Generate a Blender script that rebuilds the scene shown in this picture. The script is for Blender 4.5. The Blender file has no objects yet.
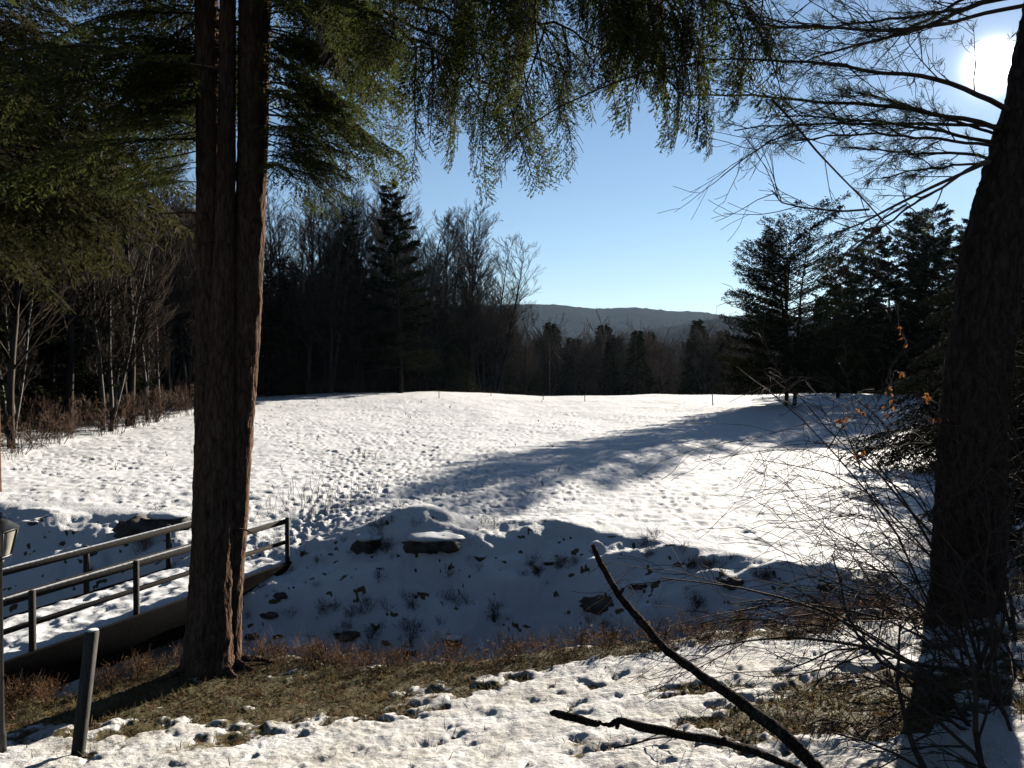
import bpy, math, random
import numpy as np
from mathutils import Vector

sc = bpy.context.scene
C = sc.collection
R = math.radians

# ------------------------------------------------------------------ camera, sky, sun, exposure
F = 804.0                      # focal length in pixels of a 1024 wide picture
CZ = 3.8                       # eye height above the field
HOR = 370.0                    # picture row of the horizon
cam_d = bpy.data.cameras.new("camera")
cam = bpy.data.objects.new("camera", cam_d)
C.objects.link(cam)
cam.location = (0, 0, CZ)
cam.rotation_euler = (R(90) - math.atan(14 / F), 0, 0)
cam_d.sensor_width = 36
cam_d.lens = F / 1024 * 36
cam_d.clip_start = 0.05
cam_d.clip_end = 30000
sc.camera = cam

AZ = math.atan2(478, F)        # the sun stands to the right of straight ahead
EL = math.atan2(302, math.hypot(478, F))
SUN = Vector((math.sin(AZ) * math.cos(EL), math.cos(AZ) * math.cos(EL), math.sin(EL)))

world = bpy.data.worlds.new("World")
sc.world = world
world.use_nodes = True
wn, wl = world.node_tree.nodes, world.node_tree.links
bg = wn["Background"]
sky = wn.new("ShaderNodeTexSky")
sky.sky_type = 'NISHITA'
sky.sun_disc = False
sky.sun_elevation = EL
sky.sun_rotation = AZ
sky.altitude = 200
sky.air_density = 1.0
sky.dust_density = 0.02
sky.ozone_density = 3.0
SKY_STRENGTH = 0.052
bg.inputs['Strength'].default_value = SKY_STRENGTH
tint = wn.new("ShaderNodeMix"); tint.data_type = 'RGBA'; tint.blend_type = 'MULTIPLY'; tint.inputs['Factor'].default_value = 1
tint.inputs['B'].default_value = (1.0, .86, .80, 1)
wl.new(sky.outputs[0], tint.inputs['A']); wl.new(tint.outputs['Result'], bg.inputs['Color'])
# sky dimmed and warm-tinted outside the forward view, added to deepen the shadows
tcs = wn.new("ShaderNodeTexCoord"); sxyz = wn.new("ShaderNodeSeparateXYZ")
wl.new(tcs.outputs['Generated'], sxyz.inputs[0])
mrs = wn.new("ShaderNodeMapRange"); mrs.interpolation_type = 'SMOOTHSTEP'
mrs.inputs['From Min'].default_value = .40; mrs.inputs['From Max'].default_value = .80
mrs.inputs['To Min'].default_value = SKY_STRENGTH * .52; mrs.inputs['To Max'].default_value = SKY_STRENGTH
wl.new(sxyz.outputs['Y'], mrs.inputs['Value'])
wl.new(mrs.outputs[0], bg.inputs['Strength'])
mrt = wn.new("ShaderNodeMapRange"); mrt.inputs['From Min'].default_value = .40; mrt.inputs['From Max'].default_value = .80
mrt.inputs['To Min'].default_value = 1; mrt.inputs['To Max'].default_value = .15
wl.new(sxyz.outputs['Y'], mrt.inputs['Value']); wl.new(mrt.outputs[0], tint.inputs['Factor'])
# the blazing sun and the small aureole round it
tc = wn.new("ShaderNodeTexCoord")
dot = wn.new("ShaderNodeVectorMath"); dot.operation = 'DOT_PRODUCT'
dot.inputs[1].default_value = SUN
wl.new(tc.outputs['Generated'], dot.inputs[0])
mx = wn.new("ShaderNodeMath"); mx.operation = 'MAXIMUM'; mx.inputs[1].default_value = 0
wl.new(dot.outputs['Value'], mx.inputs[0])
pw = wn.new("ShaderNodeMath"); pw.operation = 'POWER'; pw.inputs[1].default_value = 160
wl.new(mx.outputs[0], pw.inputs[0])
ml = wn.new("ShaderNodeMath"); ml.operation = 'MULTIPLY'; ml.inputs[1].default_value = 0.06
wl.new(pw.outputs[0], ml.inputs[0])
pw2 = wn.new("ShaderNodeMath"); pw2.operation = 'POWER'; pw2.inputs[1].default_value = 9000
wl.new(mx.outputs[0], pw2.inputs[0])
mr = wn.new("ShaderNodeMath"); mr.operation = 'MULTIPLY'; mr.inputs[1].default_value = 6.0
wl.new(pw2.outputs[0], mr.inputs[0])
pw3 = wn.new("ShaderNodeMath"); pw3.operation = 'POWER'; pw3.inputs[1].default_value = 1700
wl.new(mx.outputs[0], pw3.inputs[0])
mr3 = wn.new("ShaderNodeMath"); mr3.operation = 'MULTIPLY_ADD'; mr3.inputs[1].default_value = .16
wl.new(pw3.outputs[0], mr3.inputs[0]); wl.new(mr.outputs[0], mr3.inputs[2]); mr = mr3
ad = wn.new("ShaderNodeMath"); ad.operation = 'ADD'
wl.new(mr.outputs[0], ad.inputs[0]); wl.new(ml.outputs[0], ad.inputs[1])
bg2 = wn.new("ShaderNodeBackground")
bg2.inputs['Color'].default_value = (1, 0.95, 0.86, 1)
wl.new(ad.outputs[0], bg2.inputs['Strength'])
ash = wn.new("ShaderNodeAddShader")
wl.new(bg.outputs[0], ash.inputs[0]); wl.new(bg2.outputs[0], ash.inputs[1])
wl.new(ash.outputs[0], wn["World Output"].inputs['Surface'])

sun_d = bpy.data.lights.new("sun", 'SUN')
sun_d.energy = 5.0
sun_d.angle = R(0.5)
sun_d.color = (1.0, 0.91, 0.78)
sun = bpy.data.objects.new("sun", sun_d)
C.objects.link(sun)
sun.rotation_euler = SUN.to_track_quat('Z', 'Y').to_euler()
sun.location = (20, 30, 40)

sc.view_settings.view_transform = 'Standard'
sc.view_settings.look = 'None'
sc.view_settings.gamma = 1
sc.view_settings.use_curve_mapping = False
sc.view_settings.exposure = 1.15
sc.cycles.use_denoising = True
sc.cycles.max_bounces = 5
sc.cycles.diffuse_bounces = 0
sc.cycles.glossy_bounces = 2
sc.cycles.transmission_bounces = 4
sc.cycles.transparent_max_bounces = 8
sc.cycles.volume_bounces = 0


# ------------------------------------------------------------------ helpers
def W(px, py, D):
    """the point of the place seen at picture position px, py at forward distance D"""
    return np.array(((px - 512) / F * D, D, CZ + (HOR - py) / F * D))


def sstep(a, b, x):
    t = np.clip((x - a) / (b - a), 0, 1)
    return t * t * (3 - 2 * t)


def _hash(ix, iy, seed):
    h = (ix.astype(np.int64) * 374761393 + iy.astype(np.int64) * 668265263 + seed * 1442695041) & 0x7fffffff
    h = ((h ^ (h >> 13)) * 1274126177) & 0x7fffffff
    h = (h ^ (h >> 16)) & 0x7fffffff
    return h / 0x7fffffff


def noise(x, y, seed=0):
    x = np.asarray(x, float); y = np.asarray(y, float)
    ix = np.floor(x); iy = np.floor(y)
    fx = x - ix; fy = y - iy
    ux = fx * fx * fx * (fx * (fx * 6 - 15) + 10); uy = fy * fy * fy * (fy * (fy * 6 - 15) + 10)

    def g(i, j):
        a = _hash(ix + i, iy + j, seed) * 2 * np.pi
        return np.cos(a) * (fx - i) + np.sin(a) * (fy - j)
    a = g(0, 0) * (1 - ux) + g(1, 0) * ux
    b = g(0, 1) * (1 - ux) + g(1, 1) * ux
    return (a * (1 - uy) + b * uy) * 1.5


def fbm(x, y, seed=0, octaves=4, gain=0.5):
    r = 0; a = 1.0
    for o in range(octaves):
        r = r + a * noise(x * 2 ** o, y * 2 ** o, seed + o * 17)
        a *= gain
    return r


class G:
    """collects quads (tubes, blades, boxes, lumps) and links them as ONE mesh object"""
    def __init__(self):
        self.V = []; self.Q = []; self.n = 0

    def add(self, V, Q):
        V = np.asarray(V, float).reshape(-1, 3); Q = np.asarray(Q, np.int64).reshape(-1, 4)
        self.V.append(V); self.Q.append(Q + self.n); self.n += len(V)

    def arrays(self):
        if not self.V:
            return np.zeros((0, 3)), np.zeros((0, 4), np.int64)
        return np.concatenate(self.V), np.concatenate(self.Q)

    def tube(self, P, rad, k=5, cap=True, wob=None):
        P = np.asarray(P, float); n = len(P)
        rad = np.broadcast_to(np.asarray(rad, float), (n,))
        T = np.gradient(P, axis=0)
        T /= np.linalg.norm(T, axis=1)[:, None] + 1e-9
        m = np.abs(T.mean(0)); ref = np.zeros(3); ref[int(np.argmin(m))] = 1
        U = np.cross(T, ref); U /= np.linalg.norm(U, axis=1)[:, None] + 1e-9
        B = np.cross(T, U)
        a = np.arange(k) / k * 2 * np.pi
        r = rad[:, None] * np.ones(k)[None, :]
        if wob is not None:
            r = r * wob(n, k)
        ring = P[:, None, :] + r[:, :, None] * (np.cos(a)[None, :, None] * U[:, None, :] + np.sin(a)[None, :, None] * B[:, None, :])
        V = ring.reshape(-1, 3)
        i = np.arange(n - 1)[:, None] * k; j = np.arange(k)[None, :]; j2 = (j + 1) % k
        Q = np.stack([i + j, i + j2, i + k + j2, i + k + j], -1).reshape(-1, 4)
        if cap:
            V = np.concatenate([V, P[:1] - T[:1] * 0.15 * rad[0], P[-1:] + T[-1:] * 0.15 * rad[-1]])
            if k % 2 == 0:
                jj = np.arange(0, k, 2)
                Q = np.concatenate([Q, np.stack([0 * jj + n * k, (jj + 2) % k, jj + 1, jj], -1),
                                    (n - 1) * k + np.stack([jj, jj + 1, (jj + 2) % k, 0 * jj + k + 1], -1)])
        self.add(V, Q)

    def blades(self, P, D, L, Wd, S):
        """flat leaf blades: base points P, unit directions D, lengths L, widths Wd, side vectors S (diamonds)"""
        n = len(P)
        if n == 0:
            return
        L = np.broadcast_to(L, (n,))[:, None]; Wd = np.broadcast_to(Wd, (n,))[:, None]
        S = S - D * (S * D).sum(1, keepdims=True)
        S = S / (np.linalg.norm(S, axis=1)[:, None] + 1e-9)
        a = P; c = P + D * L; m = P + D * L * 0.45
        V = np.stack([a, m + S * Wd / 2, c, m - S * Wd / 2], 1).reshape(-1, 3)
        Q = np.arange(n * 4).reshape(-1, 4)
        self.add(V, Q)

    def box(self, size, at=(0, 0, 0), M=None, bev=0.0):
        sx, sy, sz = np.array(size) / 2.0
        b = min(bev, sx * .9, sy * .9, sz * .9)
        if b <= 0:
            V = np.array([(x * sx, y * sy, z * sz) for z in (-1, 1) for y in (-1, 1) for x in (-1, 1)])
            Q = [(0, 2, 3, 1), (4, 5, 7, 6), (0, 1, 5, 4), (2, 6, 7, 3), (0, 4, 6, 2), (1, 3, 7, 5)]
        else:
            # octagonal profile along x, bevelled ends
            prof = [(-sy + b, -sz), (sy - b, -sz), (sy, -sz + b), (sy, sz - b), (sy - b, sz), (-sy + b, sz), (-sy, sz - b), (-sy, -sz + b)]
            xs = [(-sx, 1 - b / max(sy, sz)), (-sx + b, 1), (sx - b, 1), (sx, 1 - b / max(sy, sz))]
            V = np.array([(x, y * s, z * s) for x, s in xs for y, z in prof])
            Q = []
            for i in range(3):
                for j in range(8):
                    j2 = (j + 1) % 8
                    Q.append((i * 8 + j, i * 8 + j2, i * 8 + 8 + j2, i * 8 + 8 + j))
            for o, fl in ((0, 1), (24, 0)):
                for q in ((0, 1, 2, 3), (0, 3, 4, 7), (7, 4, 5, 6)):
                    Q.append(tuple(o + t for t in (q[::-1] if fl else q)))
        if M is not None:
            V = V @ np.array(M).T
        self.add(V + np.array(at), Q)

    def beam(self, a, b, w, h, bev=0.008):
        """a rectangular timber from a to b"""
        a = np.array(a, float); b = np.array(b, float)
        t = b - a; L = np.linalg.norm(t); t /= L
        up = np.array((0, 0, 1.0)) if abs(t[2]) < .95 else np.array((0, 1.0, 0))
        s = np.cross(up, t); s /= np.linalg.norm(s); u = np.cross(t, s)
        self.box((L, w, h), (a + b) / 2, np.stack([t, s, u], 1), bev)

    def lump(self, r, at, rng, n=10, rough=.25, flat=1.0):
        """an uneven closed lump (stones, snow caps)"""
        rx, ry, rz = r
        th = np.linspace(0, np.pi, n + 1)[1:-1]; ph = np.arange(2 * n) / (2 * n) * 2 * np.pi
        o = rng.uniform(0, 50, 3)
        X = np.sin(th)[:, None] * np.cos(ph); Y = np.sin(th)[:, None] * np.sin(ph); Z = np.cos(th)[:, None] * np.ones_like(ph)
        d = 1 + rough * (fbm(X * 1.6 + o[0] + Z, Y * 1.6 + o[1] - Z * .7, int(o[2]), 3))
        V = np.stack([X * d * rx, Y * d * ry, Z * d * rz], -1).reshape(-1, 3)
        k = 2 * n; m = len(th)
        V = np.concatenate([V, [(0, 0, rz), (0, 0, -rz)]])
        i = np.arange(m - 1)[:, None] * k; j = np.arange(k)[None, :]; j2 = (j + 1) % k
        Q = np.stack([i + j, i + k + j, i + k + j2, i + j2], -1).reshape(-1, 4)
        jj = np.arange(0, k, 2)
        Q = np.concatenate([Q, np.stack([jj * 0 + m * k, jj, jj + 1, (jj + 2) % k], -1),
                            np.stack([jj * 0 + m * k + 1, (m - 1) * k + (jj + 2) % k, (m - 1) * k + jj + 1, (m - 1) * k + jj], -1)])
        self.add(V + np.array(at), Q)

    def build(self, name, mat, parent=None, smooth=False, attrs=None):
        V, Q = self.arrays()
        me = bpy.data.meshes.new(name)
        me.vertices.add(len(V)); me.vertices.foreach_set('co', V.astype(np.float32).ravel())
        me.loops.add(len(Q) * 4); me.loops.foreach_set('vertex_index', Q.astype(np.int32).ravel())
        me.polygons.add(len(Q)); me.polygons.foreach_set('loop_start', np.arange(0, len(Q) * 4, 4, dtype=np.int32))
        if smooth:
            me.polygons.foreach_set('use_smooth', np.ones(len(Q), dtype=bool))
        for k, v in (attrs or {}).items():
            at = me.attributes.new(k, 'FLOAT', 'POINT')
            at.data.foreach_set('value', v.astype(np.float32))
        me.update(calc_edges=True)
        me.validate()
        me.materials.append(mat)
        o = bpy.data.objects.new(name, me)
        C.objects.link(o)
        if parent is not None:
            o.parent = parent
        return o


def tag(o, label=None, cat=None, group=None, kind=None):
    for k, v in (('label', label), ('category', cat), ('group', group), ('kind', kind)):
        if v:
            o[k] = v
    return o


def thing(name, label, cat, loc=(0, 0, 0), rz=0.0, group=None):
    o = bpy.data.objects.new(name, None)
    o.empty_display_size = 0.2
    C.objects.link(o)
    o.location = loc; o.rotation_euler = (0, 0, rz)
    return tag(o, label, cat, group)


def copy_tree(o, parent=None):
    c = o.copy(); C.objects.link(c)
    if parent is not None:
        c.parent = parent
    for ch in list(o.children):
        copy_tree(ch, c)
    return c


def place(proto, used, loc, rz, s, label, group=None, cat=None, tilt=(0, 0)):
    """the first call moves the prototype itself, later calls copy it with its parts"""
    o = copy_tree(proto) if proto.name in used else proto
    used.add(proto.name)
    o.location = loc; o.rotation_euler = (tilt[0], tilt[1], rz); o.scale = (s, s, s)
    tag(o, label, cat, group)
    return o


# ------------------------------------------------------------------ materials
def mat(name, base, rough=0.9, noise_scale=None, col2=None, stretch=(1, 1, 1), bump=0.0, bump_scale=None,
        transl=0.0, obj_random=0.0, spec=0.2, detail=6, lo=.35, hi=.65):
    m = bpy.data.materials.new(name)
    m.use_nodes = True
    n, l = m.node_tree.nodes, m.node_tree.links
    b = n["Principled BSDF"]
    b.inputs['Roughness'].default_value = rough
    b.inputs['Specular IOR Level'].default_value = spec
    b.inputs['Base Color'].default_value = (*base, 1)
    col = None
    tcn = n.new("ShaderNodeTexCoord"); mp = n.new("ShaderNodeMapping")
    mp.inputs['Scale'].default_value = stretch
    l.new(tcn.outputs['Object'], mp.inputs['Vector'])
    if noise_scale:
        t = n.new("ShaderNodeTexNoise"); t.inputs['Scale'].default_value = noise_scale; t.inputs['Detail'].default_value = detail
        t.inputs['Roughness'].default_value = .6
        l.new(mp.outputs[0], t.inputs['Vector'])
        r = n.new("ShaderNodeValToRGB")
        r.color_ramp.elements[0].position = lo; r.color_ramp.elements[1].position = hi
        r.color_ramp.elements[0].color = (*base, 1); r.color_ramp.elements[1].color = (*(col2 or base), 1)
        l.new(t.outputs['Fac'], r.inputs['Fac'])
        col = r.outputs[0]
    if obj_random:
        oi = n.new("ShaderNodeObjectInfo"); h = n.new("ShaderNodeHueSaturation")
        mrr = n.new("ShaderNodeMapRange"); mrr.inputs['To Min'].default_value = 1 - obj_random; mrr.inputs['To Max'].default_value = 1 + obj_random
        l.new(oi.outputs['Random'], mrr.inputs['Value']); l.new(mrr.outputs[0], h.inputs['Value'])
        if col: l.new(col, h.inputs['Color'])
        else: h.inputs['Color'].default_value = (*base, 1)
        col = h.outputs[0]
    if col:
        l.new(col, b.inputs['Base Color'])
    if bump:
        t2 = n.new("ShaderNodeTexNoise"); t2.inputs['Scale'].default_value = bump_scale or 20; t2.inputs['Detail'].default_value = 8
        l.new(mp.outputs[0], t2.inputs['Vector'])
        bp = n.new("ShaderNodeBump"); bp.inputs['Strength'].default_value = 1; bp.inputs['Distance'].default_value = bump
        l.new(t2.outputs['Fac'], bp.inputs['Height']); l.new(bp.outputs[0], b.inputs['Normal'])
    if transl:
        tr = n.new("ShaderNodeBsdfTranslucent"); tr.inputs['Color'].default_value = (*[min(1, c * 1.6) for c in base], 1)
        if col: l.new(col, tr.inputs['Color'])
        mxs = n.new("ShaderNodeMixShader"); mxs.inputs[0].default_value = transl
        l.new(b.outputs[0], mxs.inputs[1]); l.new(tr.outputs[0], mxs.inputs[2])
        l.new(mxs.outputs[0], n["Material Output"].inputs['Surface'])
    return m


M = {}
M['hemlock_bark'] = mat('hemlock_bark', (.08, .048, .033), .95, 9, (.21, .135, .095), (1, 1, .16), .02, 22)
M['pine_bark'] = mat('pine_bark', (.07, .05, .04), .95, 8, (.19, .14, .11), (1, 1, .3), .02, 18)
M['grey_bark'] = mat('grey_bark', (.05, .042, .036), 1, 3, (.115, .098, .086), (1, 1, .3), obj_random=.35, spec=0)
M['dark_bark'] = mat('dark_bark', (.03, .025, .021), 1, 3, (.06, .05, .042), (1, 1, .3), spec=0)
M['shaded_wood'] = mat('shaded_wood', (.004, .004, .004), 1, 5, (.010, .010, .010), (.5, 4, 4), spec=.05)  # girder timber, its colour blackened to stand in for shade
M['pale_bark'] = mat('pale_bark', (.12, .11, .10), 1, 5, (.25, .235, .215), (1, 1, .5), obj_random=.2)
M['twig'] = mat('twig', (.055, .04, .032), .9, 8, (.11, .08, .065))
M['far_twig'] = mat('far_twig', (.055, .045, .038), .95, 2, (.12, .095, .078), obj_random=.3, spec=0)
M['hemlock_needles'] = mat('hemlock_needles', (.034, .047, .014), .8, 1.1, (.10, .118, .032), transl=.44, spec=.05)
M['shaded_hemlock_needles'] = mat('shaded_hemlock_needles', (.025, .028, .011), .85, .9, (.074, .073, .024), transl=.32, spec=.05)  # darker copy of the hemlock needles, shade put into the colour
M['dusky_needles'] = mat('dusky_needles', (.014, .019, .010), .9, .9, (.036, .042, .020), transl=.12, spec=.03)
M['pine_needles'] = mat('pine_needles', (.03, .045, .022), .6, 2.0, (.08, .10, .045), transl=.3)
M['far_needles'] = mat('far_needles', (.020, .028, .014), 1, .8, (.05, .058, .026), transl=.15, obj_random=.3, spec=0)
M['orange_leaf'] = mat('orange_leaf', (.20, .075, .025), .8, 6, (.33, .15, .05), transl=.5)
M['brown_leaf'] = mat('brown_leaf', (.075, .040, .022), .85, 6, (.24, .14, .075), transl=.3)
M['straw'] = mat('straw', (.16, .12, .055), .9, 1.1, (.30, .23, .12), transl=.3)
M['green_straw'] = mat('green_straw', (.045, .042, .016), .9, 2.2, (.23, .175, .075), transl=.3, lo=.42, hi=.62)
M['weathered_wood'] = mat('weathered_wood', (.10, .085, .07), .9, 6, (.22, .20, .18), (.3, 6, 6), .004, 30)
M['dark_wood'] = mat('dark_wood', (.035, .030, .026), .9, 6, (.075, .066, .058), (.5, 4, 4), .004, 25)
M['post_wood'] = mat('post_wood', (.045, .045, .042), .9, 8, (.11, .105, .095), (6, 6, .5), .004, 25)
M['dead_bark'] = mat('dead_bark', (.035, .026, .022), .9, 14, (.10, .075, .06), (3, 3, 3), .006, 40)
M['stone'] = mat('stone', (.05, .045, .04), .95, 4, (.14, .125, .11), bump=.02, bump_scale=9, obj_random=.25)
M['black_metal'] = mat('black_metal', (.012, .012, .013), .45, 12, (.02, .02, .02), spec=.5)
M['cloudy_glass'] = mat('cloudy_glass', (.55, .54, .48), .35, 5, (.7, .68, .6), spec=.5, transl=.45)
M['snow_cap'] = mat('snow_cap', (.80, .82, .85), .8, 3, (.86, .87, .88), bump=.01, bump_scale=12)
M['earth'] = mat('earth', (.03, .022, .016), 1, 5, (.06, .045, .03))


def bark_material(name, dark, mid, pale, sc=(7, 7, 1.3)):
    m = bpy.data.materials.new(name); m.use_nodes = True
    n, l = m.node_tree.nodes, m.node_tree.links
    b = n["Principled BSDF"]; b.inputs['Roughness'].default_value = 1; b.inputs['Specular IOR Level'].default_value = .05
    tcn = n.new("ShaderNodeTexCoord")

    def mp(s_):
        x = n.new("ShaderNodeMapping"); x.inputs['Scale'].default_value = s_; l.new(tcn.outputs['Object'], x.inputs['Vector']); return x
    wv = n.new("ShaderNodeTexNoise"); wv.inputs['Scale'].default_value = 3; wv.inputs['Detail'].default_value = 4
    l.new(tcn.outputs['Object'], wv.inputs['Vector'])
    ad_ = n.new("ShaderNodeMix"); ad_.data_type = 'RGBA'; ad_.blend_type = 'ADD'; ad_.inputs['Factor'].default_value = .8
    l.new(mp(sc).outputs[0], ad_.inputs['A']); l.new(wv.outputs['Color'], ad_.inputs['B'])
    v = n.new("ShaderNodeTexVoronoi"); v.feature = 'DISTANCE_TO_EDGE'; v.inputs['Scale'].default_value = 2.2
    l.new(ad_.outputs['Result'], v.inputs['Vector'])
    t = n.new("ShaderNodeTexNoise"); t.inputs['Scale'].default_value = 16; t.inputs['Detail'].default_value = 8; t.inputs['Roughness'].default_value = .7
    l.new(mp((1, 1, .3)).outputs[0], t.inputs['Vector'])
    r = n.new("ShaderNodeValToRGB"); e = r.color_ramp.elements
    e[0].position = .3; e[0].color = (*dark, 1); e[1].position = .72; e[1].color = (*pale, 1); x = e.new(.5); x.color = (*mid, 1)
    l.new(t.outputs['Fac'], r.inputs['Fac'])
    cr = n.new("ShaderNodeMapRange"); cr.inputs['From Max'].default_value = .16; cr.inputs['To Min'].default_value = .62
    l.new(v.outputs['Distance'], cr.inputs['Value'])
    mu = n.new("ShaderNodeMix"); mu.data_type = 'RGBA'; mu.blend_type = 'MULTIPLY'; mu.inputs['Factor'].default_value = 1
    l.new(r.outputs[0], mu.inputs['A']); l.new(cr.outputs[0], mu.inputs['B'])
    li = n.new("ShaderNodeTexNoise"); li.inputs['Scale'].default_value = 2.3; li.inputs['Detail'].default_value = 7; li.inputs['Roughness'].default_value = .7
    l.new(tcn.outputs['Object'], li.inputs['Vector'])
    lm = n.new("ShaderNodeMapRange"); lm.inputs['From Min'].default_value = .58; lm.inputs['From Max'].default_value = .70; lm.inputs['To Max'].default_value = .55
    l.new(li.outputs['Fac'], lm.inputs['Value'])
    mx_ = n.new("ShaderNodeMix"); mx_.data_type = 'RGBA'; mx_.inputs['B'].default_value = (.13, .14, .10, 1)
    l.new(lm.outputs[0], mx_.inputs['Factor']); l.new(mu.outputs['Result'], mx_.inputs['A'])
    l.new(mx_.outputs['Result'], b.inputs['Base Color'])
    hs = n.new("ShaderNodeMath"); hs.operation = 'MULTIPLY_ADD'; hs.inputs[1].default_value = .35
    l.new(t.outputs['Fac'], hs.inputs[0]); l.new(cr.outputs[0], hs.inputs[2])
    bp = n.new("ShaderNodeBump"); bp.inputs['Strength'].default_value = 1; bp.inputs['Distance'].default_value = .02
    l.new(hs.outputs[0], bp.inputs['Height']); l.new(bp.outputs[0], b.inputs['Normal'])
    return m


M['hemlock_bark'] = bark_material('hemlock_bark', (.07, .043, .030), (.155, .095, .066), (.27, .18, .13))
M['limb_bark'] = bark_material('limb_bark', (.02, .014, .011), (.055, .04, .032), (.16, .125, .10), (22, 22, 14))
M['pine_bark'] = bark_material('pine_bark', (.04, .028, .022), (.09, .063, .05), (.17, .125, .10), (5, 5, 1.4))


def ground_material():
    m = bpy.data.materials.new('snowy_ground')
    m.use_nodes = True
    n, l = m.node_tree.nodes, m.node_tree.links
    b = n["Principled BSDF"]
    b.inputs['Roughness'].default_value = .75
    b.inputs['Specular IOR Level'].default_value = .15
    geo = n.new("ShaderNodeNewGeometry")
    at = n.new("ShaderNodeAttribute"); at.attribute_name = 'bare'

    def nz(scale, detail=5, rough=.6):
        t = n.new("ShaderNodeTexNoise"); t.inputs['Scale'].default_value = scale; t.inputs['Detail'].default_value = detail
        t.inputs['Roughness'].default_value = rough
        l.new(geo.outputs['Position'], t.inputs['Vector']); return t
    t1 = nz(5.5, 7, .7)
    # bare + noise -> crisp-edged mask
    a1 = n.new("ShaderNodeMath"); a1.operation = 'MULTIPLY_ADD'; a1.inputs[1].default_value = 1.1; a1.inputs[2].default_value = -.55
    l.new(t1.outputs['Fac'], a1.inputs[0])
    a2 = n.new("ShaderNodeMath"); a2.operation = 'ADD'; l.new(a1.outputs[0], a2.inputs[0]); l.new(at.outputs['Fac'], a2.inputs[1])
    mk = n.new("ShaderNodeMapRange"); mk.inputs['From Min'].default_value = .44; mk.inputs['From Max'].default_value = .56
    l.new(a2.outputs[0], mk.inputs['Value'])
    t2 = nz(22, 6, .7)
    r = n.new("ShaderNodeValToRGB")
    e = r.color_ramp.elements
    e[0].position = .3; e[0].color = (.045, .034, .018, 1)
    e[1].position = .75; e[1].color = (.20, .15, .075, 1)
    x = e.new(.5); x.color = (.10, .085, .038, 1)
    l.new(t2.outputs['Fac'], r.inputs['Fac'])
    t3 = nz(1.2, 3)
    rs = n.new("ShaderNodeValToRGB")
    rs.color_ramp.elements[0].position = .3; rs.color_ramp.elements[0].color = (.79, .80, .82, 1)
    rs.color_ramp.elements[1].position = .7; rs.color_ramp.elements[1].color = (.86, .865, .87, 1)
    l.new(t3.outputs['Fac'], rs.inputs['Fac'])
    mixc = n.new("ShaderNodeMix"); mixc.data_type = 'RGBA'
    at2 = n.new("ShaderNodeAttribute"); at2.attribute_name = 'dirt'
    t5 = nz(35, 6, .75)
    dm = n.new("ShaderNodeMapRange"); dm.inputs['From Min'].default_value = .35; dm.inputs['From Max'].default_value = .68
    dm.inputs['To Min'].default_value = .35; dm.inputs['To Max'].default_value = 1.0
    l.new(t5.outputs['Fac'], dm.inputs['Value'])
    dmul = n.new("ShaderNodeMath"); dmul.operation = 'MULTIPLY'; dmul.use_clamp = True
    l.new(dm.outputs[0], dmul.inputs[0]); l.new(at2.outputs['Fac'], dmul.inputs[1])
    mixd = n.new("ShaderNodeMix"); mixd.data_type = 'RGBA'
    l.new(dmul.outputs[0], mixd.inputs['Factor']); l.new(rs.outputs[0], mixd.inputs['A']); mixd.inputs['B'].default_value = (.40, .365, .31, 1)
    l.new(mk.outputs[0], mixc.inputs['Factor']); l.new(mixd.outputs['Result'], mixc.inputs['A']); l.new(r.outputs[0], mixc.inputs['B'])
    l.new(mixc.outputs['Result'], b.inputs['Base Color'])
    t4 = nz(14, 6, .65)
    bp = n.new("ShaderNodeBump"); bp.inputs['Distance'].default_value = .035; bp.inputs['Strength'].default_value = .8
    l.new(t4.outputs['Fac'], bp.inputs['Height']); l.new(bp.outputs[0], b.inputs['Normal'])
    return m


M['ground'] = ground_material()
M['hill'] = mat('hill_forest', (.012, .016, .02), 1, .03, (.03, .034, .036), spec=0)

# ------------------------------------------------------------------ terrain
# terrace on the near side of the gully, heights relative to the eye
NP = np.array([(0, 0, -1.6), (-4, 0, -2.3), (4, 0, -1.5), (0, -10, -1.2), (-12, 0, -3.3), (12, 0, -1.1), (-12, -12, -2.5), (12, -12, -.8),
               (-4.1, 8, -3.85), (-8, 11, -4.5), (-4.2, 11, -4.1), (-2, 10.8, -4.05), (-10, 9, -4.4), (-14, 10, -4.6),
               (0, 6.5, -3.2), (.35, 10, -3.6), (2, 5.5, -2.7), (3.6, 9, -2.93), (4.86, 8.5, -2.6), (3, 5, -2.42), (6.5, 8.5, -2.3),
               (10, 8, -1.9), (1.5, 3, -2.4), (-2, 4, -2.75), (-4, 14, -4.4), (1, 14, -3.9), (6, 14, -2.4), (14, 14, -1.7), (-14, 14, -4.8)])


def _tps(P):
    n = len(P)
    d = np.hypot(P[:, None, 0] - P[None, :, 0], P[:, None, 1] - P[None, :, 1])
    K = d * d * np.log(d + 1e-9) + np.eye(n) * .5
    A = np.zeros((n + 3, n + 3)); A[:n, :n] = K
    A[:n, n] = 1; A[:n, n + 1:] = P[:, :2]; A[n, :n] = 1; A[n + 1:, :n] = P[:, :2].T
    return np.linalg.solve(A, np.concatenate([P[:, 2], [0, 0, 0]]))


NW = _tps(NP)


def near_z(x, y):
    xc = np.clip(x, -14, 14); yc = np.clip(y, -12, 14)
    r = NW[len(NP)] + NW[len(NP) + 1] * xc + NW[len(NP) + 2] * yc
    for i in range(len(NP)):
        d2 = (xc - NP[i, 0]) ** 2 + (yc - NP[i, 1]) ** 2
        r = r + NW[i] * d2 * .5 * np.log(d2 + 1e-12)
    return r


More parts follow.
